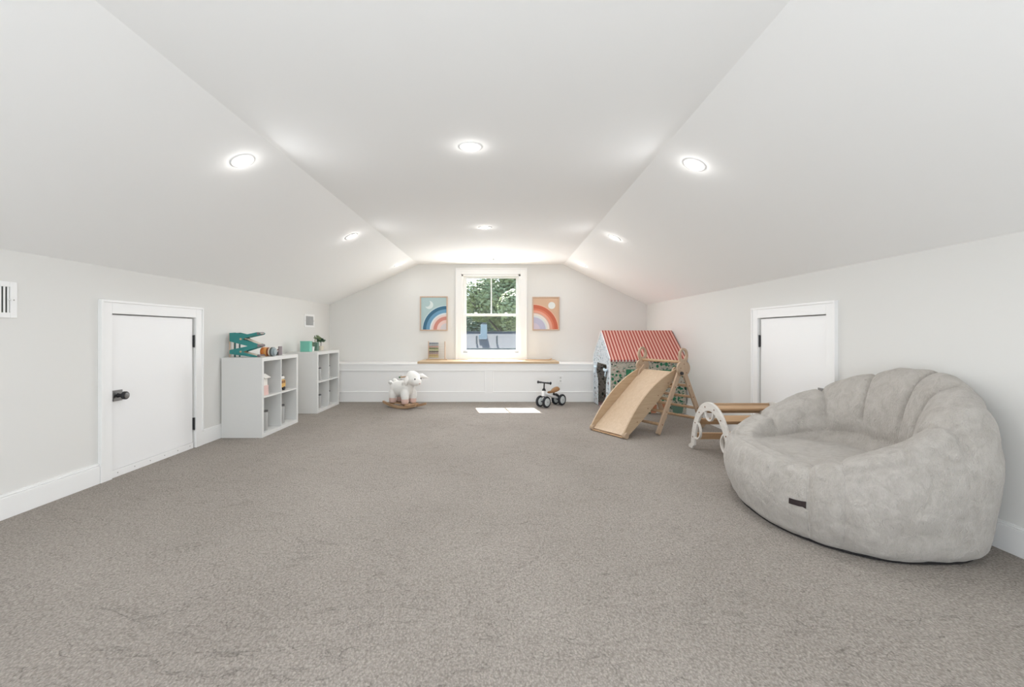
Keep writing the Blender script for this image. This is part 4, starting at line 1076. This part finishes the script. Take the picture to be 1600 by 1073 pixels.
def slide():
    p0 = (Vector((1.206, 4.242, 0)) + Vector((.954, 4.636, 0)))/2   # foot centre
    ang = math.atan2(AX.y, AX.x)
    r = thing('slide', 'light plywood slide with curved side rails hooked on the climbing triangle', 'slide', tuple(p0), ang)
    run, ht = .742, .585; L = math.hypot(run, ht); sl = math.atan2(ht, run)
    R_ = Matrix.Rotation(-sl, 4, 'Y')
    base = Matrix.Translation((0, 0, .018)) @ R_
    hw = .213
    bm = bmesh.new(); add_box(bm, .01, L, -hw, hw, -.006, .006, base); obj('slide_board', bm, 'plywood', r, bevel=.002)
    for s in (-1, 1):
        top, bot = [], []
        for k in range(25):
            t = k/24; x = t*(L+.02)
            up_ = .022 + .098*math.sin(PI*min(1, t*.97+.02))**.85
            dn = -.022-.022*math.sin(PI*t)
            top.append((x, up_)); bot.append((x, dn))
        bm = bmesh.new(); add_prism(bm, bot+top[::-1], .018, base @ Matrix.Translation((0, s*(hw+.009), 0)))
        rl = obj('side_rail', bm, 'ply_rail', r, bevel=.003)
        bm = bmesh.new(); add_lathe(bm, [(.027, -.022), (.030, -.018), (.030, .018), (.027, .022)], 24, Matrix.Translation((.012, s*(hw+.010), .0305)) @ Matrix.Rotation(PI/2, 4, 'X')); obj('foot_roller', bm, 'plyedge', r, auto=True)
        for t in (.22, .42, .62, .82):
            bm = bmesh.new(); add_lathe(bm, [(.005, 0), (.004, .003), (0, .003)], 10, base @ Matrix.Translation((t*L, s*(hw+.018), 0)) @ Matrix.Rotation(-s*PI/2, 4, 'X')); obj('bolt_head', bm, 'brown', rl)
        # hook at the top
        nn = 10; hook = [(-.02, -.02), (.03, -.025), (.05, -.005), (.045, .03), (.02, .035), (-.02, .02)]
        bm = bmesh.new(); add_prism(bm, hook, .018, base @ Matrix.Translation((L-.01, s*(hw-.0105), .012))); obj('hook', bm, 'plyedge', r, bevel=.002)
    bm = bmesh.new(); add_bar(bm, (.0, -hw, .012), (.0, hw, .012), .02, .012); obj('foot_bar', bm, 'slat', r, bevel=.002)
    for t in (.3, .65):
        bm = bmesh.new(); add_box(bm, t*L-.015, t*L+.015, -hw, hw, -.026, -.006, base); obj('cross_batten', bm, 'plyedge', r, bevel=.002)
slide()

# ------------------------------------------------------------------ arch rocker
def arch():
    r = thing('arch_rocker', 'low wooden climbing arch with pale side plates beside the sofa', 'climbing arch', (1.69, 3.57, 0))
    # plates in the local YZ plane at x=0 and x=.51
    A, B = .35, .452; t = .02; XW = .51
    def ell(a, b_, ang, z0=.0): return (a*math.cos(ang), z0+b_*math.sin(ang))
    for x in (0.0, XW):
        n_ = 48; out = []; inn = []
        for k in range(n_+1):
            an = math.radians(6) + (PI-math.radians(12))*k/n_
            out.append(ell(A, B, an)); inn.append(ell(A-.068, B-.072, an))
        # feet
        poly_o = [(.395, .001), (.398, .02), (.365, .04)] + out + [(-.365, .04), (-.398, .02), (-.395, .001)]
        poly_i = [(.325, .001), (.318, .012), (.30, .03)] + inn + [(-.30, .03), (-.318, .012), (-.325, .001)]
        bm = bmesh.new(); f = [bm.verts.new((x-t/2, a, b_)) for a, b_ in poly_o]; g = [bm.verts.new((x-t/2, a, b_)) for a, b_ in poly_i]
        f2 = [bm.verts.new((x+t/2, a, b_)) for a, b_ in poly_o]; g2 = [bm.verts.new((x+t/2, a, b_)) for a, b_ in poly_i]
        for i in range(len(f)-1):
            bm.faces.new((f[i], f[i+1], g[i+1], g[i])); bm.faces.new((f2[i+1], f2[i], g2[i], g2[i+1])); bm.faces.new((f[i+1], f[i], f2[i], f2[i+1])); bm.faces.new((g[i], g[i+1], g2[i+1], g2[i]))
        bm.faces.new((f[0], g[0], g2[0], f2[0])); bm.faces.new((g[-1], f[-1], f2[-1], g2[-1]))
        pl = obj('side_plate', bm, 'pale_ply', r, bevel=.004); pl['label'] = 'pale side plate'
        # teardrop handles on the inner edge
        for an in (152, 86, 28):
            c = ell(A-.068, B-.072, math.radians(an)); nrm = Vector((0, -c[0]/(A*A), -c[1]/(B*B))).normalized(); tg = Vector((0, -nrm.z, nrm.y))
            c3 = Vector((x, c[0], c[1])); pts = []
            for q in range(25):
                u_ = q/24; pts.append(c3 + tg*(.074*math.cos(PI*u_)*(1-.15*math.sin(PI*u_))) + nrm*(.080*math.sin(PI*u_)**.8 + .0) + nrm*(-.004))
            bm = bmesh.new()
            rows = []
            for i, p in enumerate(pts):
                d = (pts[min(i+1, 24)]-pts[max(i-1, 0)]).normalized(); sd = Vector((1, 0, 0)); nn_ = d.cross(sd).normalized()
                rows.append([bm.verts.new(p + nn_*(.0065*a) + sd*(.0095*b_)) for a, b_ in ((-1, -1), (1, -1), (1, 1), (-1, 1))])
            for a, b_ in zip(rows, rows[1:]):
                for k in range(4): bm.faces.new((a[k], a[(k+1) % 4], b_[(k+1) % 4], b_[k]))
            bm.faces.new(rows[0][::-1]); bm.faces.new(rows[-1]); obj('handle_loop', bm, 'pale_ply', pl, bevel=.002)
        for an in (165, 145, 125, 104, 76, 55, 35, 15):
            c = ell(A-.034, B-.036, math.radians(an)); sx = -1 if x == 0 else 1
            bm = bmesh.new(); add_lathe(bm, [(.006, 0), (.005, .003), (0, .003)], 10, Matrix.Translation((x+sx*t/2, c[0], c[1])) @ Matrix.Rotation(sx*PI/2, 4, 'Y')); obj('bolt_head', bm, 'brown', pl)
    for an in (165, 145, 125, 104, 76, 55, 35, 15):
        c = ell(A-.018, B-.018, math.radians(an)); nrm = Vector((0, c[0]/(A*A), c[1]/(B*B))).normalized(); tg = Vector((0, -nrm.z, nrm.y))
        bm = bmesh.new(); add_bar(bm, (t/2, c[0], c[1]), (XW-t/2, c[0], c[1]), .058, .018, up=nrm); obj('slat', bm, 'slat', r, bevel=.003)
arch()

# ------------------------------------------------------------------ play tent
def tent():
    x0, x1, y0, y1, ze, zr = 1.385, 2.325, 5.55, 6.50, .685, 1.034; ym = (y0+y1)/2
    r = thing('play_tent', 'fabric play house with a red striped roof and floral walls', 'play tent', (x0, y0, 0)); W = x1-x0; D = y1-y0
    def poly(name, pts, m, thick=.004, par=r):
        bm = bmesh.new(); v = [bm.verts.new(p) for p in pts]; bm.faces.new(v); o = obj(name, bm, m, par); s = o.modifiers.new('t', 'SOLIDIFY'); s.thickness = thick; s.offset = 0; return o
    # poles
    for x in (.008, W-.008):
        for y in (.008, D-.008):
            bm = bmesh.new(); add_tube(bm, [(x, y, 0), (x, y, ze)], .010, 12); obj('pole', bm, 'tentwhite', r, auto=True)
    # side walls
    wl = poly('side_wall', [(0, 0, .01), (W, 0, .01), (W, 0, ze), (0, 0, ze)], 'floral_side')
    poly('side_wall', [(0, D, .01), (W, D, .01), (W, D, ze), (0, D, ze)], 'floral_inner')
    poly('end_wall', [(W, 0, .01), (W, D, .01), (W, D, ze), (W, D/2, zr), (W, 0, ze)], 'floral_inner')
    # gable with doorway
    a, b_ = .20, .64
    gw = poly('gable_wall', [(0, 0, ze), (0, D, ze), (0, D/2, zr-.004)], 'floral_gable')
    poly('door_header', [(0, 0, .60), (0, D, .60), (0, D, ze), (0, 0, ze)], 'floral_gable')
    def curtain(ya, yb, dirn):
        bm = bmesh.new(); rows = []; nz, ny = 26, 14
        for i in range(nz+1):
            z = .01+(.60-.01)*i/nz; pin = math.exp(-((z-.50)/.10)**2)
            row = []
            for j in range(ny+1):
                t = j/ny
                w = (yb-ya)*(1-.35*pin); yy = (ya + w*t) if dirn > 0 else (yb - w*(1-t))
                row.append(bm.verts.new((-.006-.008*math.sin(t*6*PI)*(1-.5*pin), yy, z)))
            rows.append(row)
        for p, q in zip(rows, rows[1:]):
            for j in range(ny): bm.faces.new((p[j], p[j+1], q[j+1], q[j]))
        o = obj('curtain', bm, 'floral_gable', r, smooth=True); s = o.modifiers.new('t', 'SOLIDIFY'); s.thickness = .002
    curtain(.0, .205, 1); curtain(.64, D, -1)
    # tie bows
    for yc, lbl in ((.15, 0), (.72, 1)):
        bm = bmesh.new()
        for s in (-1, 1):
            add_ell(bm, (-.028, yc+s*.045, .535), (.014, .042, .020), Euler((s*.25, 0, 0)), 2)
            add_bar(bm, (-.026, yc, .53), (-.028, yc+s*.035, .45), .016, .004, up=(1, 0, 0))
        add_ell(bm, (-.030, yc, .53), (.014, .014, .016), sub=2)
        obj('tie_bow', bm, 'paleblue', r, smooth=True)
    # binding strips on the near corner and the gable edges
    for p, q in (((0, 0, .01), (0, 0, ze)), ((0, D, .01), (0, D, ze)), ((0, 0, ze), (0, D/2, zr)), ((0, D, ze), (0, D/2, zr))):
        bm = bmesh.new(); add_tube(bm, [Vector(p)+Vector((-.004, 0, 0)), Vector(q)+Vector((-.004, 0, 0))], .009, 8); obj('binding', bm, 'tentwhite', r, auto=True)
    # roof panels
    e = .015
    poly('roof_panel', [(-.012, -e, ze-.012), (W, -e, ze-.012), (W, D/2, zr+.006), (-.012, D/2, zr+.006)], 'roofstripe', .005)
    poly('roof_panel', [(-.012, D+e, ze-.012), (W, D+e, ze-.012), (W, D/2, zr+.006), (-.012, D/2, zr+.006)], 'roofstripe', .005)
    # scalloped valance
    bm = bmesh.new(); nn = 46
    for k in range(nn):
        xa = -.012+(W+.012)*k/nn; xb = -.012+(W+.012)*(k+1)/nn; pts = [(xa, 0), (xb, 0)]+[((xa+xb)/2+(xb-xa)/2*math.cos(t), -.012-.010*math.sin(t)) for t in [PI*i/5 for i in range(6)]]
        add_prism(bm, pts, .003, Matrix.Translation((0, -e-.002, ze-.013)))
    o = obj('valance', bm, 'valance', r); o['kind'] = 'stuff'
    # printed details: window with shutters, flower pots
    def flat(name, xa, xb, za, zb, m, off=.004, par=wl): return box(name, xa, xb, -off-.0015, -off, za, zb, m, par)
    kx = lambda px: (px-779)*y0/700-x0
    kz = lambda py: 1-(py-521)/700*y0
    flat('printed_window', kx(978), kx(997), kz(590), kz(577), 'darkgreen'); flat('printed_window', kx(1030), kx(1050), kz(579.5), kz(577.5), 'darkgreen')
    flat('printed_pane', kx(986.5), kx(988.5), kz(589), kz(578), 'mint', .0055)
    def pot(px0, px1, py0, py1, m):
        bm = bmesh.new(); a, b2, c, d = kx(px0), kx(px1), kz(py1), kz(py0); w = b2-a
        add_prism(bm, [(a+w*.12, c), (b2-w*.12, c), (b2, d-.2*(d-c)), (b2, d), (a, d), (a, d-.2*(d-c))], .0015, Matrix.Translation((0, -.0048, 0))); obj('printed_pot', bm, m, wl)
    pot(1033, 1045, 629, 644, 'terracotta'); pot(1049.5, 1068, 632, 645.5, 'sage'); pot(1016, 1026, 632, 645, 'terracotta')
    bm = bmesh.new(); rnd = random.Random(3)
    for k in range(46):
        cx_ = kx(rnd.choice((1039, 1058, 1058, 1020)))+rnd.uniform(-.07, .07); cz_ = rnd.uniform(.16, .34); s = rnd.uniform(.010, .022); an = rnd.uniform(0, PI)
        add_prism(bm, [(s*math.cos(t)*1.0, s*.45*math.sin(t)) for t in [2*PI*i/8 for i in range(8)]], .001, Matrix.Translation((cx_, -.0045-.0001*k/70, cz_)) @ Matrix.Rotation(an, 4, 'Y'))
    o = obj('printed_leaf', bm, 'darkgreen', wl); o['kind'] = 'stuff'
    bm = bmesh.new()
    for px_, py_, sz in ((957, 592, .021), (961, 598, .019), (963, 586, .016), (969, 586.5, .020), (968, 594, .016), (1027, 572, .02), (1033, 569, .02), (1041, 569, .024), (1053, 574, .026), (1046, 566, .014), (958, 585, .012), (1024, 566, .013)):
        add_prism(bm, [(sz*.8*math.cos(t), sz*math.sin(t)) for t in [2*PI*i/14 for i in range(14)]], .001, Matrix.Translation((kx(px_), -.0048, kz(py_))))
    o = obj('printed_berry', bm, 'darkgreen', wl); o['kind'] = 'stuff'
    box('floor_mat', .01, W-.01, .01, D-.01, .002, .012, 'tentfloor', r)
    c = thing('floor_cushion', 'grey cushion lying inside the doorway of the play tent', 'cushion', (x0+.20, y0+.40, .013))
    bm = bmesh.new(); add_box(bm, -.14, .14, -.20, .20, 0, .13); o = obj('cushion_body', bm, 'greycushion', c, bevel=.045, seg=4); 
    for p in o.data.polygons: p.use_smooth = True
    bm = bmesh.new(); add_tube(bm, [(-.142, -.19, .065), (-.142, .19, .065)], .004, 6); obj('piping', bm, 'jar', c)
tent()

# ------------------------------------------------------------------ outside
struct(box('ground', -80, 80, 8.5, 120, -5.4, -5.2, 'lawn'), 'lawn far below the window')
def house():
    Yr, zr = 31.0, 1.13
    r = thing('neighbour_house', 'grey shingled neighbouring house seen through the window', 'house', (-1.0, Yr, 0))
    ye, zeave = 29.2, .02
    bm = bmesh.new(); v = [(-12, ye-Yr, zeave), (12, ye-Yr, zeave), (12, 0, zr), (-12, 0, zr), (-12, 1.8, zeave), (12, 1.8, zeave)]; v = [bm.verts.new(p) for p in v]
    bm.faces.new((v[0], v[1], v[2], v[3])); bm.faces.new((v[3], v[2], v[5], v[4])); bm.faces.new((v[0], v[3], v[4])); bm.faces.new((v[1], v[5], v[2])); bm.faces.new((v[0], v[4], v[5], v[1])); obj('roof', bm, 'shingle', r)
    box('wall', -11.7, 11.7, -1.5, 1.5, -5.2, zeave, 'siding', r)
    box('gutter', -12, 12, -1.98, -1.8, zeave-.10, zeave+.05, 'gutter', r)
    for k in range(4): box('window', -9+k*5, -7.6+k*5, -1.54, -1.5, -3.4, -2.0, 'glass', r)
    box('ridge_cap', -12, 12, -.10, .10, zr-.03, zr+.03, 'gutter', r)
    # chimney flue
    kx = lambda px, Y: (px-779)/700*Y+1.0
    Yc = 30.4; xc = kx(756, Yc)
    ch = box('chimney', xc-.215, xc+.215, Yc-Yr-.2, Yc-Yr+.2, .6, 1.62, 'metal_flue', r, .01)
    box('chimney_cap', xc-.16, xc+.16, Yc-Yr-.16, Yc-Yr+.16, 1.62, 1.74, 'gutter', ch)
    box('chimney_flashing', xc-.34, xc+.23, Yc-Yr-.3, Yc-Yr+.22, .62, .92, 'metal_flue', ch)
    for px in (745, 776.5):
        x = kx(px, 29.9); bm = bmesh.new(); add_tube(bm, [(x, 29.75-Yr, .3), (x, 29.75-Yr, .85)], .06, 12); obj('vent_pipe', bm, 'gutter', r, auto=True)
house()
def tree(x, y, h, crown_r, cz, n_, m, seed, label):
    rnd = random.Random(seed)
    r = thing('tree', label, 'tree', (x, y, -5.2), 0, 'trees behind the neighbouring house')
    bm = bmesh.new(); add_tube(bm, [(0, 0, 0), (.1, 0, cz*.5), (0, .1, cz)], .3, 10, rs=[.38, .28, .16])
    for k in range(6):
        a = k*1.1; add_tube(bm, [(0, 0, cz*.55+k*.25), (crown_r*.4*math.cos(a), crown_r*.4*math.sin(a), cz*.8+k*.3), (crown_r*.75*math.cos(a), crown_r*.75*math.sin(a), cz+k*.3)], .1, 6, rs=[.13, .08, .03])
    obj('trunk', bm, 'bark', r, auto=True)
    blobs = []
    for k in range(26):
        a = rnd.uniform(0, 2*PI); e = rnd.uniform(-.9, 1.4); rr = crown_r*rnd.uniform(.25, .85)
        blobs.append((Vector((math.cos(a)*math.cos(e)*rr, math.sin(a)*math.cos(e)*rr, cz+math.sin(e)*rr*(h-cz)/crown_r)), crown_r*rnd.uniform(.22, .42)))
    vs, fs = [], []
    for i in range(n_):
        c, br = blobs[rnd.randrange(len(blobs))]
        d = Vector((rnd.gauss(0, 1), rnd.gauss(0, 1), rnd.gauss(0, 1))).normalized(); p = c + d*br*rnd.uniform(.75, 1.05)
        q = (d + Vector((rnd.uniform(-.6, .6), rnd.uniform(-.6, .6), rnd.uniform(-.2, .9)))).normalized(); a_, b_ = frame_of(q)
        s = rnd.uniform(.10, .22); k = len(vs)
        vs += [tuple(p-a_*s), tuple(p-b_*s*.6), tuple(p+a_*s), tuple(p+b_*s*.6)]; fs.append((k, k+1, k+2, k+3))
    me = bpy.data.meshes.new('foliage'); me.from_pydata(vs, [], fs); me.materials.append(M[m]); o = bpy.data.objects.new('foliage', me); C.objects.link(o); o.parent = r; o['kind'] = 'stuff'
tree(1.0, 41, 13.0, 4.9, 8.3, 30000, 'foliage', 11, 'tall bright green tree filling the upper panes')
tree(-8.2, 42, 10.2, 3.6, 7.4, 9000, 'foliage', 12, 'lower bright green tree at the left edge of the window')
tree(-1.5, 54, 11.0, 5.5, 7.2, 14000, 'foliage_dark', 13, 'dark green tree farther back behind the chimney')
tree(11.5, 54, 12.0, 5.5, 7.0, 9000, 'foliage_dark', 14, 'dark green tree farther back on the right')
